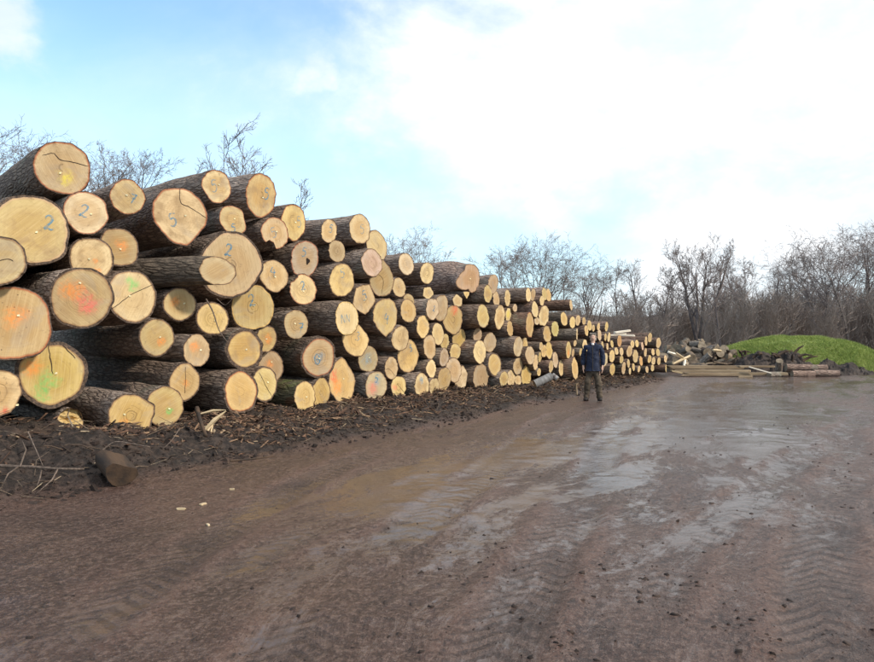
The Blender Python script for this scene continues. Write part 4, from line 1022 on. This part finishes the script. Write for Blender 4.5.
# clods on the yard
n = 7000
y_ = 3.4 + 20 * rng.random(n) ** 1.7; x_ = y_ * (-.62 + 1.24 * rng.random(n)); e_, s_ = edge_es(x_, y_)
gf = ground_fields(x_, y_); dens = sstep(fbm(x_ * .8, y_ * .8, 0, 3, 91) + .5 * gf[3], -.1, .7) * (.15 + .85 * sstep(x_ / y_, -.12, .05)) + .05
keep = (rng.random(n) < dens) & (e_ < -.15); x_, y_ = x_[keep], y_[keep]; n = len(x_); q_ = .005 + .028 * rng.random(n) ** 7
Vl, Fl = boxes(x_, y_, ground_fields(x_, y_)[0] - q_ * .4, q_ * (1 + .9 * rng.random(n)), q_ * (.8 + .5 * rng.random(n)), q_ * .6, .3)
link('mud_clods', mesh_np('mud_clods', Vl, Fl, SOIL, True), label='small dark mud clods dropped by tyres over the wet yard', cat='mud clods', kind='stuff')
for i, (px, py, w_, lab) in enumerate(((181, 509, .08, 'largest pale wood chip lying alone on the track at left'), (203, 505, .07, 'smaller pale wood chip just right of the largest one on the track'),
                                  (208, 525, .05, 'tiny pale wood chip nearest the camera on the track'), (232, 492, .05, 'tiny wood chip farthest along the track at left'))):
    Yd = EYE * 720 / (py - 338); q = P(px, Yd)
    o = link('wood_chip', block_mesh(w_, w_ * .4, .018, i * 3.3), None, (q[0], q[1], gh(q[0], q[1]) + .008), (0, 0, i * 1.1), lab, 'wood chip', 'wood chips on the track'); o.data.materials.append(FRESHP)

# ------------------------------------------------------------------ far end of the yard: slabs, planks, heap, mound
for i, (px, py, L_, rz, ry, lab) in enumerate(((617, 335.0, .62, .1, -.10, 'lowest white slab on the log pile crest, left end poking out'), (625, 335.2, .70, -.15, .04, 'white slab lying flat on the log pile crest, right and below'),
                                      (622, 331.6, .62, .2, -.13, 'topmost white slab tilted up on the log pile crest'))):
    q = onbank(px, py, 27.3); o = link('pale_slab', block_mesh(L_, .22, .075, i * 5.1 + 2, .05), None, tuple(q), (0, ry, rz), lab, 'wood slab', 'white slabs on the pile'); o.data.materials.append(SLABW)

PL = [  # px0, px1, py, depth, height, width, tilt, label
    (668, 742, 367.3, 32.2, .15, .24, 0, 'long weathered plank along the back, pale top, left of the stump'),
    (738, 774, 366.6, 31.8, .09, .16, .0, 'shorter plank running on behind the white stick'),
    (676, 748, 370.9, 31.3, .10, .2, 0, 'dark plank squeezed between two paler planks'),
    (683, 752, 374.2, 30.6, .15, .24, .0, 'front plank nearest the wet yard at the left'),
    (744, 786, 373.9, 30.7, .13, .22, 0, 'front plank ending at the brown logs'),
    (749, 771, 370.0, 30.3, .05, .07, .28, 'thin whitish stick slanting over the planks'),
    (671, 686, 372.3, 30.8, .07, .14, .22, 'short bright board sloping at the left end of planks'),
    (738, 752, 376.6, 30.2, .06, .12, .0, 'low board at the foot of the front planks'),
]
for i, (a_, b_, py, Yd, h_, w_, tl, lab) in enumerate(PL):
    q = onbank((a_ + b_) / 2, py, Yd); L_ = (b_ - a_) / 720 * Yd
    o = link('plank', block_mesh(L_, w_, h_, i * 2.7, .05), None, tuple(q), (0, tl, .03 * math.sin(i * 2.2)), lab, 'plank', 'planks at the end of the yard')
    o.data.materials.append(SLABW if i == 5 else (FRESHP if i == 6 else PLANK))
for i, (pa, pb, lab) in enumerate((((673, 364), (690, 356), 'pale board leaning left among the offcut heap'), ((684, 366), (685, 358), 'white board end standing up in front of the heap'),
                              ((676, 353), (687, 361), 'pale broken board lying down the left flank of the heap'), ((668, 352), (682, 357), 'dull board on top of the left flank'),
                              ((713, 350), (721, 351), 'small whitish board on the far right shoulder of the heap'))):
    A_, B_ = onbank(*pa, 33.8), onbank(*pb, 34.4); V, F = path_tube([A_ - A_, (B_ - A_) / 2, B_ - A_], [.05, .075, .06], 4)
    link('board', mesh_np('board', V, F, FRESHP if i % 2 == 0 else SLABW), None, tuple(A_), label=lab, cat='board')

# heap of short offcuts
hx, hy = 13.2, 36.5


def heap_h(x_, y_):
    u, v = (x_ - hx) / 2.7, (y_ - hy) / 1.9
    return 1.12 * np.maximum(0, 1 - (u * u + v * v)) ** .7 * (1 + .25 * fbm(x_ * 1.1, y_ * 1.1, 0, 3, 4))


HX, HY = np.meshgrid(np.linspace(hx - 2.8, hx + 2.8, 50), np.linspace(hy - 2, hy + 2, 40))
ii = (np.arange(39)[:, None] * 50 + np.arange(49)[None]).ravel()
link('heap_soil', mesh_np('heap_soil', np.stack([HX.ravel(), HY.ravel(), heap_h(HX.ravel(), HY.ravel()) - .06], 1), np.stack([ii, ii + 1, ii + 51, ii + 50], 1), GREYW, True), kind='structure')
protos = []
HL = 'grey brown weathered log offcut jumbled in the heap behind the planks'
for k in range(5):
    o = short_log('log_offcut', .13 + .022 * k, .38 + .13 * (k % 3), 11 + k * 2.3, (0, 0, 0), (0, 0, 0), HL, 'log offcut', 'offcuts heaped behind the planks', bark=(GREYW, BARK_GREY, BARK_GREY, GREYW, CHUNK)[k], tone='grey', quarter=(k == 2), face=STONE)
    protos.append(o)
spots = []
for i in range(900):
    x_, y_ = hx + random.uniform(-2.5, 2.5), hy + random.uniform(-1.8, .9)
    z_ = float(heap_h(np.array(x_), np.array(y_)))
    if z_ < .08 or any(math.dist((x_, y_, z_), q) < .33 for q in spots): continue
    spots.append((x_, y_, z_))
for i, q in enumerate(spots[:64]):
    rot = (random.uniform(0, 6.28), random.gauss(0, .4), random.uniform(0, 6.28))
    loc = (q[0], q[1], q[2] + .05)
    if i < 5: protos[i].location = loc; protos[i].rotation_euler = rot
    else: dup(protos[i % 5], loc, rot)
for px, py, lab in ((685, 344, 'round pale offcut standing up on the left top of the heap'), (699.5, 343.5, 'largest pale rounded offcut on the very top of the heap'), (707, 346.5, 'upright pale offcut at the right top of the heap')):
    q = onbank(px, py, 36.4); dup(protos[0], tuple(q), (.3, 1.2, px), lab)
BL = 'broken weathered board end lying in the low debris behind the planks'
bmesh_ = [block_mesh(.55 + .2 * k, .14, .06, 60 + k * 3.3, .06) for k in range(3)]
for k, m_ in enumerate(bmesh_): m_.materials.append((PLANK, GREYW, CHUNK)[k])
for i in range(16):
    px = 690 + 95 * (i + random.random()) / 16; q = P(px, 33.0 + 1.4 * random.random())
    o = link('broken_board', bmesh_[i % 3], None, (q[0], q[1], .16 + .35 * random.random() * (1 - abs(px - 715) / 90)), (random.gauss(0, .3), random.gauss(0, .35), random.uniform(-.9, .9)), BL, 'board', 'broken boards in the debris')
# rusty brush between heap and mound, dark roots
for i, (px, py, Yd, s_, m_, lab) in enumerate(((724, 357, 35, 1.0, CHUNK, 'rusty brown heap of bark between offcuts and grass mound'),
                                          (760, 358, 33.5, 1.25, MUDHEAP, 'dark tangle of roots and earth before the grass mound'), (784, 357, 33.2, 1.0, MUDHEAP, 'black earth lump with jutting root before the grass mound'))):
    q = onbank(px, py, Yd); r = empty('root_heap', (q[0], q[1], 0), label=lab, cat='root heap')
    gu, gv = np.meshgrid(np.linspace(-1, 1, 46), np.linspace(-1, 1, 34)); gq = np.maximum(0, 1 - np.abs(gu) ** 2.4 - np.abs(gv) ** 2.2)
    gz = .95 * (EYE + (338 - py) / 720 * Yd + .2) * gq ** .6 * (1 + .35 * fbm(gu * 2, gv * 2, i * 3.3, 4, 6)) + .16 * fbm(gu * 5, gv * 4, i * 3.3, 4, 7) * (gq > 0) - .08
    gi = (np.arange(33)[:, None] * 46 + np.arange(45)[None]).ravel()
    o = link('earth', mesh_np('earth', np.stack([gu.ravel() * 1.15 * s_, gv.ravel() * .9, gz.ravel()], 1), np.stack([gi, gi + 1, gi + 47, gi + 46], 1), m_), r)
    for k in range(7):
        a0 = np.array((random.uniform(-.8, .8) * s_, -.45, random.uniform(.5, 1.0))); a1 = a0 + np.array((random.uniform(-.6, .6), -.2, random.uniform(-.15, .4)))
        V, F = path_tube([a0, (a0 + a1) / 2 + np.array((0, 0, .06)), a1], [.07, .055, .025], 6); link('root', mesh_np('root', V, F, CHUNK, True), r)
for i, (px, py, Yd, R, L_, rz, lab, m_) in enumerate(((803, 374.2, 31.0, .155, .98, .04, 'short brown log lying nearest the yard before the mound', BARK_RED), (826, 373.2, 31.2, .155, 1.05, -.06, 'rightmost brown log lying sideways before the mound', BARK_RED),
                                                  (806, 368.0, 31.9, .17, 1.75, -.05, 'long brown log stacked behind two shorter ones', BARK_RED), (779, 367.5, 31.2, .15, .75, 1.2, 'stump like offcut leaning beside the planks', BARK_GREY),
                                                  (775, 374.5, 30.6, .12, .8, .5, 'pale topped small log between planks and brown logs', BARK_GREY))):
    q = onbank(px, py, Yd)
    short_log('yard_log', R, L_, 31 + i * 3.1, tuple(q), (i * .8, (.9 if i == 3 else 0.02), rz), lab, 'log', 'loose logs before the grass mound', bark=m_, face=STONE)


def mound_h(x_, y_):
    u = (x_ - 18.2) / 4.9; v = (y_ - 37.3) / 4.3
    u = np.where(u > 0, u * .98, u * 1.02)
    q = np.abs(u) ** 2.5 + np.abs(v) ** 2.3
    return 1.68 * np.maximum(0, 1 - q) ** .85 * (1 + .06 * fbm(x_ * .6, y_ * .6, 0, 3, 14)) + .03 * fbm(x_ * 2, y_ * 2, 0, 3, 15) * (q < 1) - .05


MX, MY = np.meshgrid(np.linspace(13.3, 23.3, 120), np.linspace(32.8, 41.8, 90))
ii = (np.arange(89)[:, None] * 120 + np.arange(119)[None]).ravel()
link('grass_mound', mesh_np('grass_mound', np.stack([MX.ravel(), MY.ravel(), mound_h(MX.ravel(), MY.ravel())], 1), np.stack([ii, ii + 1, ii + 121, ii + 120], 1), TURF, True), kind='structure')
n = 120000
x_ = 13.5 + 9.6 * rng.random(n); y_ = 32.9 + 6.5 * rng.random(n); z_ = mound_h(x_, y_)
keep = (z_ > .04) & (rng.random(n) < np.clip(.75 + .7 * fbm(x_ * .9, y_ * .9, 0, 3, 19) + .4 * sstep(x_, 17, 20), .07, 1)); x_, y_, z_ = x_[keep], y_[keep], z_[keep]; n = len(x_)
a_ = rng.random(n) * 6.28; hh_ = (.05 + .10 * rng.random(n)) * (.7 + .5 * np.clip(fbm(x_ * .7, y_ * .7, 0, 2, 5) + .5, 0, 1)); wd = .007 + .008 * rng.random(n)
lx, ly = rng.normal(0, .08, n), rng.normal(0, .08, n)
c_, s_ = np.cos(a_) * wd, np.sin(a_) * wd
V = np.stack([np.stack([x_ - c_, y_ - s_, z_ - .02], 1), np.stack([x_ + c_, y_ + s_, z_ - .02], 1), np.stack([x_ + lx, y_ + ly, z_ + hh_], 1)], 1).reshape(-1, 3)
link('mound_grass', mesh_np('mound_grass', V, np.arange(n * 3).reshape(-1, 3), GRASS), label='short bright green grass growing over the rounded mound', cat='grass', kind='stuff')
# dark mud spilled before the mound
DX, DY = np.meshgrid(np.linspace(15.6, 20.8, 70), np.linspace(31.6, 35.2, 40))
dh = .62 * np.maximum(0, 1 - ((DX - 17.3) / np.where(DX > 17.3, 3.2, 1.7)) ** 2 - ((DY - 33.5) / 1.6) ** 2) ** .9 * (1 + .5 * fbm(DX * 1.6, DY * 1.6, 0, 4, 8)) + .10 * fbm(DX * 5, DY * 5, 0, 3, 9) - .05
ii = (np.arange(39)[:, None] * 70 + np.arange(69)[None]).ravel()
link('mud_heap', mesh_np('mud_heap', np.stack([DX.ravel(), DY.ravel(), dh.ravel()], 1), np.stack([ii, ii + 1, ii + 71, ii + 70], 1), MUDHEAP, False), kind='structure')

# ------------------------------------------------------------------ bare winter trees


def grow(seed, h, r, spread=.8, levels=4, lean=(0, 0), first=.3, nb=12, fork=False, minr=.010, up=.20):
    rd = random.Random(seed); big, fine = [], []

    def branch(p, d, L_, rad, lev):
        k = (9, 6, 4, 3, 2)[lev]; pts = [p]; dirs = []
        for i in range(k):
            wv = (.06, .16, .22, .28, .3)[lev]
            d = (d + Vector((rd.gauss(0, wv), rd.gauss(0, wv), rd.gauss(0, wv) + up * (.0 if lev == 0 else .22)))).normalized()
            pts.append(pts[-1] + d * (L_ / k)); dirs.append(d.copy())
        for i in range(k):
            ra = max(minr * .7, rad * (1 - i / k * .85)); rb = max(minr * .6, rad * (1 - (i + 1) / k * .85))
            (big if lev <= 1 else fine).append((pts[i], pts[i + 1], ra, rb))
        if lev >= levels: return
        cnt = (nb, 7, 5, 4, 0)[lev]
        for j in range(cnt):
            f = (first + (1 - first) * (j + rd.random()) / cnt) if lev == 0 else (.2 + .8 * (j + rd.random()) / cnt)
            f = min(f, .999); i = int(f * k); q = pts[i].lerp(pts[i + 1], f * k - i); dd = dirs[i]
            a = Vector((rd.gauss(0, 1), rd.gauss(0, 1), rd.gauss(0, 1))); a = (a - a.dot(dd) * dd).normalized()
            an = rd.uniform(.40, .85) if lev else rd.uniform(.50, .95) * (1.15 - .5 * f)
            nd = (dd * math.cos(an) + a * math.sin(an)).normalized()
            if lev == 0: LL = h * spread * (.30 + .28 * math.sin(math.pi * min(1, (f - first) / (1 - first) * .8 + .2))) * rd.uniform(.75, 1.2)
            else: LL = L_ * rd.uniform(.38, .62) * (1.1 - .4 * f)
            branch(q, nd, LL, max(minr, rad * (1 - f * .8) * rd.uniform(.42, .62)), lev + 1)

    d0 = Vector((lean[0], lean[1], 1)).normalized()
    if fork:
        big.append((Vector((0, 0, -.3)), Vector((0, 0, h * .14)), r, r * .9))
        for j in range(fork):
            a = j * 6.28 / fork + rd.uniform(-.4, .4); an = rd.uniform(.15, .42)
            branch(Vector((0, 0, h * .12)), Vector((math.cos(a) * math.sin(an), math.sin(a) * math.sin(an), math.cos(an))), h * rd.uniform(.72, .9), r * .62, 0)
    else:
        big.append((Vector((0, 0, -.3)), Vector((0, 0, .02)), r * 1.25, r))
        branch(Vector((0, 0, 0)), d0, h, r, 0)
    mz = max(q[1].z for q in big + fine); k_ = h / mz
    kx = k_ ** .6
    sc_ = lambda L_: [(Vector((a_.x * kx, a_.y * kx, a_.z * k_)), Vector((b_.x * kx, b_.y * kx, b_.z * k_)), c_, d_) for a_, b_, c_, d_ in L_]
    return sc_(big), sc_(fine)


def tree(px, Yd, h, seed, label, name='bare_tree', group='bare trees beyond the yard', **k):
    big, fine = grow(seed, h, k.pop('r', .022 * h), **k)
    q = P(px, Yd); z0 = float(ground_fields(np.array([q[0]]), np.array([q[1]]))[0][0])
    r = empty(name, (q[0], q[1], z0), label=label, cat='tree', group=group)
    V, F = tubes([(tuple(a_), tuple(b_), c_, d_) for a_, b_, c_, d_ in big], 7); link('trunk', mesh_np('tree_trunk', V, F, TREEB, True), r)
    V, F = tubes([(tuple(a_), tuple(b_), c_, d_) for a_, b_, c_, d_ in fine], 3); link('crown', mesh_np('tree_crown', V, F, TREEC), r)
    return r


tree(-6, 37, 12.9, 1, 'bare tree at the left photo edge rising behind the log pile', nb=20, first=.25)
tree(34, 41, 13.9, 2, 'bushy bare tree behind the topmost far left log', nb=20, first=.25)
tree(78, 44, 13.6, 3, 'low crowned bare tree just right of the topmost far left log', nb=20, first=.3, spread=.6)
tree(106, 45, 13.9, 4, 'small bare tree rising left of the top log with blue 7', nb=20, first=.3, spread=.6)
for i, (px, Yd, h, lab, kw) in enumerate(((201, 27, 8.9, 'tiny bare sapling tip left of the tilted top log', dict(lean=(0, 0))), (224, 26, 9.5, 'bare sapling right behind the tilted top log with blue 5', dict(lean=(.02, 0))),
                                    (236, 26.3, 8.8, 'straight bare sapling between two taller ones above the pile', dict()), (246, 26, 8.9, 'bare sapling with upright fork above the highest middle log', dict(lean=(-.02, 0))),
                                    (252, 25.5, 8.7, 'slanting bare sapling leaning right over the highest middle log', dict(lean=(.12, 0))), (278, 25, 7.6, 'lone twisted sapling tip right of the highest middle log', dict(lean=(.1, 0))))):
    big, fine = grow(40 + i, h, .045, spread=.30, levels=3, first=.66, nb=4, minr=.008, up=.35, **kw)
    q = P(px - (22 if kw.get('lean', (0, 0))[0] > .05 else 0), Yd); h = h
    r = empty('sapling', tuple(q), label=lab, cat='sapling', group='saplings behind the pile')
    V, F = tubes([(tuple(a_), tuple(b_), max(c_, .012), max(d_, .01)) for a_, b_, c_, d_ in big], 5); link('trunk', mesh_np('sapling_trunk', V, F, TREEB, True), r)
    V, F = tubes([(tuple(a_), tuple(b_), c_, d_) for a_, b_, c_, d_ in fine], 3); link('crown', mesh_np('sapling_crown', V, F, TREEC), r)
tree(395, 60, 10.2, 5, 'hazy bare tree directly behind the clean pale top log', nb=13, first=.25)
tree(421, 62, 11.6, 6, 'tall hazy bare tree above the leaning oval top log', nb=18, first=.25, spread=1.0)
tree(450, 66, 10.0, 7, 'low bare tree behind the giant brown log', nb=14, first=.25)
tree(512, 58, 9.2, 8, 'thin bare tree leaning left at the giant log side', lean=(-.22, 0), nb=7, first=.5, spread=.6, r=.12)
tree(531, 62, 11.3, 9, 'wide forked bare tree standing behind the skyline of the pile', fork=3, nb=11, first=.3, spread=1.0, r=.26)
tree(592, 66, 10.2, 10, 'round crowned bare tree above the low part of the pile', nb=18, first=.25, spread=1.25, r=.22)
tree(641, 78, 10.4, 11, 'small distant bare tree between two larger crowns', nb=12, first=.4, spread=.6)
tree(698, 54, 9.3, 12, 'thick forked bare tree with upright limbs behind the offcut heap', fork=4, nb=8, first=.3, spread=.5, r=.28, up=.7)
tree(744, 80, 10.9, 13, 'faint distant bare tree left of the broad tree at right', nb=12, first=.4, spread=.6)
tree(775, 76, 10.2, 14, 'distant narrow bare tree beside the broad right tree', nb=12, first=.4, spread=.55)
tree(826, 58, 11.4, 15, 'broad spreading bare tree above the grass mound', fork=3, nb=13, first=.25, spread=1.15, r=.25)
tree(872, 54, 11.2, 16, 'dark bare tree at the right photo edge with drooping limbs', nb=18, first=.2, spread=1.3, r=.24, up=.08)
for i, (px, Yd, h, lab) in enumerate(((560, 70, 8.2, 'slim bare tree between the wide forked tree and the round crowned one'), (622, 60, 7.6, 'slim pale trunked tree above the white slabs'), (661, 52, 7.2, 'thin tree in the scrub left of the thick forked tree'),
                                    (677, 57, 7.8, 'thin tree touching the left limbs of the thick forked tree'), (722, 50, 7.0, 'slim tree in the scrub above the right end of the offcut heap'), (752, 52, 7.6, 'slim tree rising from scrub behind the left part of the grass mound'),
                                    (788, 50, 7.5, 'thin tree in the scrub just left of the broad spreading tree'), (806, 66, 9.4, 'straight slim tree against the left side of the broad spreading tree'), (848, 48, 8.0, 'slim tree between the broad spreading tree and the dark edge tree'), (862, 66, 10.4, 'hazy slim tree left of the dark edge tree'))):
    tree(px, Yd, h, 60 + i, lab, nb=11, first=.35, spread=.5, r=.11)
tree(905, 60, 12.0, 17, 'bare tree half outside the right photo edge', nb=14, first=.3, spread=.8)

# dense scrub under the trees, a mass of stems nobody could count
bushes = []
for k in range(7):
    rd = random.Random(100 + k); fs = []
    for j in range(9):
        an = rd.uniform(0, 6.28); ln = rd.uniform(.03, .30)
        big, fine = grow(200 + k * 20 + j, 1.0 * rd.uniform(.65, 1.0), .007, spread=.55, levels=2, lean=(math.cos(an) * ln, math.sin(an) * ln), first=.18, nb=9, minr=.0022, up=.5)
        o_ = Vector((rd.uniform(-.16, .16), rd.uniform(-.16, .16), 0))
        fs += [(*(a_ + o_), *(b_ + o_), c_, d_) for a_, b_, c_, d_ in big + fine]
    bushes.append(np.array(fs))
allv, allf, nv = [], [], 0
cnt = 0
for i in range(900):
    Yd = 46 + 38 * random.random() ** 1.2; px = random.uniform(340, 960)
    if cnt >= 165: break
    top = np.interp(px, [340, 480, 540, 600, 640, 700, 760, 800, 860, 960], [296, 297, 298, 300, 290, 285, 280, 280, 274, 270])
    h = (338 - top) / 720 * Yd * random.uniform(.72, 1.08) + 1.65
    if px < 540 and random.random() < .6: continue
    b_ = bushes[random.randrange(7)]; sc = h; wsc = h * random.uniform(.75, 1.1)
    a_ = random.uniform(0, 6.28); ca, sa = math.cos(a_), math.sin(a_)
    q = P(px, Yd); z0 = float(ground_fields(np.array([q[0]]), np.array([q[1]]))[0][0])

    def tr(v): return np.stack([(v[:, 0] * ca - v[:, 1] * sa) * wsc + q[0], (v[:, 0] * sa + v[:, 1] * ca) * wsc + q[1], v[:, 2] * sc + z0], 1)
    p0, p1 = tr(b_[:, :3]), tr(b_[:, 3:6])
    fs = np.concatenate([p0, p1, b_[:, 6:8] * sc], 1)
    d = p1 - p0; d /= np.linalg.norm(d, axis=1)[:, None] + 1e-9
    u = np.cross(d, np.array([[.31, .95, .05]])); u /= np.linalg.norm(u, axis=1)[:, None] + 1e-9; v = np.cross(d, u)
    an = np.arange(3) * 2.0944; c3 = np.cos(an)[None, :, None] * u[:, None] + np.sin(an)[None, :, None] * v[:, None]
    VV = np.concatenate([p0[:, None] + c3 * fs[:, 6][:, None, None], p1[:, None] + c3 * fs[:, 7][:, None, None]], 1).reshape(-1, 3)
    bb = nv + np.arange(len(fs))[:, None] * 6; kk = np.arange(3)[None]; k2 = (kk + 1) % 3
    allf.append(np.stack([bb + kk, bb + k2, bb + 3 + k2, bb + 3 + kk], -1).reshape(-1, 4)); allv.append(VV); nv += len(VV); cnt += 1
link('thicket', mesh_np('thicket', np.concatenate(allv), np.concatenate(allf), THICK), label='dense leafless brown scrub filling the wood edge under the trees', cat='thicket', kind='stuff')

# ------------------------------------------------------------------ the man


def skin(name, nodes, edges, mat_, parent, sub=2, root_i=0, fold=0.):
    m = bpy.data.meshes.new(name); m.from_pydata([n_[0] for n_ in nodes], edges, []); m.update()
    o = bpy.data.objects.new(name, m); COL.objects.link(o)
    md = o.modifiers.new('skin', 'SKIN'); md.branch_smoothing = .6; md.use_smooth_shade = True
    for i, n_ in enumerate(nodes):
        sv = m.skin_vertices[0].data[i]; sv.radius = n_[1] if isinstance(n_[1], tuple) else (n_[1], n_[1]); sv.use_root = (i == root_i)
    sd = o.modifiers.new('sub', 'SUBSURF'); sd.levels = sub; sd.render_levels = sub
    dg = bpy.context.evaluated_depsgraph_get(); dg.update()
    me = bpy.data.meshes.new_from_object(o.evaluated_get(dg)); me.name = name
    bpy.data.objects.remove(o); me.materials.clear(); me.materials.append(mat_)
    for pl in me.polygons: pl.use_smooth = True
    if fold:
        co = np.array([v.co[:] for v in me.vertices]); nn = np.array([v.normal[:] for v in me.vertices])
        d = fbm(co[:, 0] * 9, co[:, 1] * 9, co[:, 2] * 16, 3, 5) + .7 * vnoise(co[:, 0] * 5, co[:, 1] * 5, co[:, 2] * 26 + co[:, 0] * 14, 8)
        co += nn * (d * fold)[:, None]; me.vertices.foreach_set('co', co.astype(np.float32).ravel()); me.update()
    return link(name, me, parent)


SKINM = simple('skin_tone', (.56, .35, .26), (.64, .42, .32), 20, .55)
HAIR = simple('grey_hair', (.33, .29, .245), (.46, .41, .35), 60, .8, .6)
JACK = simple('navy_jacket', (.010, .015, .036), (.022, .032, .068), 9, .7, .8, .03)
TROU = simple('work_trousers', (.060, .047, .034), (.135, .105, .075), 7, .85, .6, .02, c3=(.07, .045, .035))
BOOT = simple('boots', (.014, .012, .012), (.035, .028, .025), 20, .6)
SHIRT = simple('pale_shirt', (.6, .6, .6), (.72, .72, .72), 20, .8)
EYEM = simple('dark_eye', (.02, .015, .012), (.03, .02, .015), 20, .3)
man = empty('person', (4.086, 18.86, gh(4.086, 18.86) + .003), R_(-16), label='man in navy jacket and dark work trousers standing on the wet yard', cat='person')
nodes = [((0, 0, .95), (.15, .11)), ((0, 0, 1.15), (.135, .10)), ((0, .005, 1.36), (.155, .11)), ((0, .015, 1.50), .062), ((0, .008, 1.56), .054), ((0, -.012, 1.625), (.068, .078)), ((0, -.006, 1.685), (.075, .092)), ((0, .006, 1.735), (.058, .07)),
         ((0, -.098, 1.652), .011)]
nodes.append(((0, .008, 1.758), .022))
edges = [(0, 1), (1, 2), (2, 3), (3, 4), (4, 5), (5, 6), (6, 7), (5, 8), (7, 9)]


def add(par, pos, r):
    nodes.append((pos, r)); edges.append((par, len(nodes) - 1)); return len(nodes) - 1


for sgn in (-1, 1):
    s1 = add(2, (sgn * .19, .01, 1.42), .055); el = add(s1, (sgn * .255, .03, 1.15), .042); wr = add(el, (sgn * .248, -.05, .905), .028)
    pa = add(wr, (sgn * .246, -.068, .845), (.036, .020))
    for k, (dx_, ln_) in enumerate(((-.027, .070), (-.009, .080), (.009, .076), (.026, .060))):
        f1 = add(pa, (sgn * .244 + sgn * .0, -.072 + dx_, .803), .0095); f2 = add(f1, (sgn * .236, -.075 + dx_, .803 - ln_ * .55), .0085); add(f2, (sgn * .224, -.075 + dx_, .803 - ln_), .007)
    t1 = add(wr, (sgn * .232, -.10, .865), .012); add(t1, (sgn * .226, -.118, .825), .0095)
    hp = add(0, (sgn * .095, 0, .90), .095); kn = add(hp, (sgn * .13, -.025, .51), .062); an = add(kn, (sgn * .165, .02, .10), .045)
skin('body', nodes, edges, SKINM, man, 2)
jn = [((0, 0, .95), (.190, .145)), ((0, 0, .79), (.195, .15)), ((0, 0, 1.12), (.178, .138)), ((0, .005, 1.30), (.188, .142)), ((0, .01, 1.42), (.150, .118)), ((0, .012, 1.52), (.082, .085))]
je = [(0, 1), (0, 2), (2, 3), (3, 4), (4, 5)]
for sgn in (-1, 1):
    i0 = len(jn); jn += [((sgn * .190, .01, 1.41), .078), ((sgn * .235, .02, 1.27), .072), ((sgn * .258, .03, 1.13), .068), ((sgn * .258, -.01, 1.0), .062), ((sgn * .250, -.05, .90), .054)]
    je += [(4, i0), (i0, i0 + 1), (i0 + 1, i0 + 2), (i0 + 2, i0 + 3), (i0 + 3, i0 + 4)]
jk = skin('jacket', jn, je, JACK, man, 3, 0, .012)
tn = [((0, 0, .92), (.165, .125)), ((0, 0, .80), (.16, .125))]; te = [(0, 1)]
for sgn in (-1, 1):
    i0 = len(tn); tn += [((sgn * .105, 0, .74), (.105, .11)), ((sgn * .125, -.02, .55), (.088, .092)), ((sgn * .148, .0, .33), (.082, .088)), ((sgn * .165, .015, .13), (.076, .082)), ((sgn * .17, .01, .03), (.074, .085))]
    te += [(1, i0), (i0, i0 + 1), (i0 + 1, i0 + 2), (i0 + 2, i0 + 3), (i0 + 3, i0 + 4)]
skin('trousers', tn, te, TROU, man, 3, 0, .012)
V, F = path_tube([(.0, -.150, .80), (0, -.150, 1.0), (0, -.150, 1.2), (0, -.140, 1.34), (0, -.118, 1.44)], [.010] * 5, 4)
link('zip', mesh_np('zip', V, F, BOOT), jk)
skin('collar', [((-.075, .0, 1.50), (.03, .035)), ((-.045, -.06, 1.485), (.026, .03)), ((.045, -.06, 1.485), (.026, .03)), ((.075, .0, 1.50), (.03, .035)), ((0, .07, 1.515), (.03, .035))], [(0, 1), (2, 3), (3, 4), (4, 0)], JACK, jk, 2)
for sgn in (-1, 1):
    skin('boot', [((sgn * .17, .05, .060), (.062, .060)), ((sgn * .18, -.06, .055), (.060, .054)), ((sgn * (.20 if sgn < 0 else .19), -.17, .038), (.052, .040)), ((sgn * .168, .02, .14), (.062, .062))], [(0, 1), (1, 2), (0, 3)], BOOT, man, 2)
hr = skin('hair', [((0, .026, 1.69), (.080, .084)), ((0, .022, 1.732), (.066, .074)), ((0, .045, 1.65), (.070, .056)), ((0, .02, 1.768), .026)], [(0, 1), (0, 2), (1, 3)], HAIR, man, 2)
skin('shirt_collar', [((0, -.055, 1.51), (.045, .03)), ((0, -.085, 1.455), (.03, .02))], [(0, 1)], SHIRT, man, 1)
for sgn in (-1, 1):
    skin('eye', [((sgn * .027, -.092, 1.682), .009), ((sgn * .033, -.090, 1.682), .008)], [(0, 1)], EYEM, man, 1)
    skin('ear', [((sgn * .080, .0, 1.69), (.012, .02)), ((sgn * .079, .0, 1.655), (.010, .016))], [(0, 1)], SKINM, man, 1)
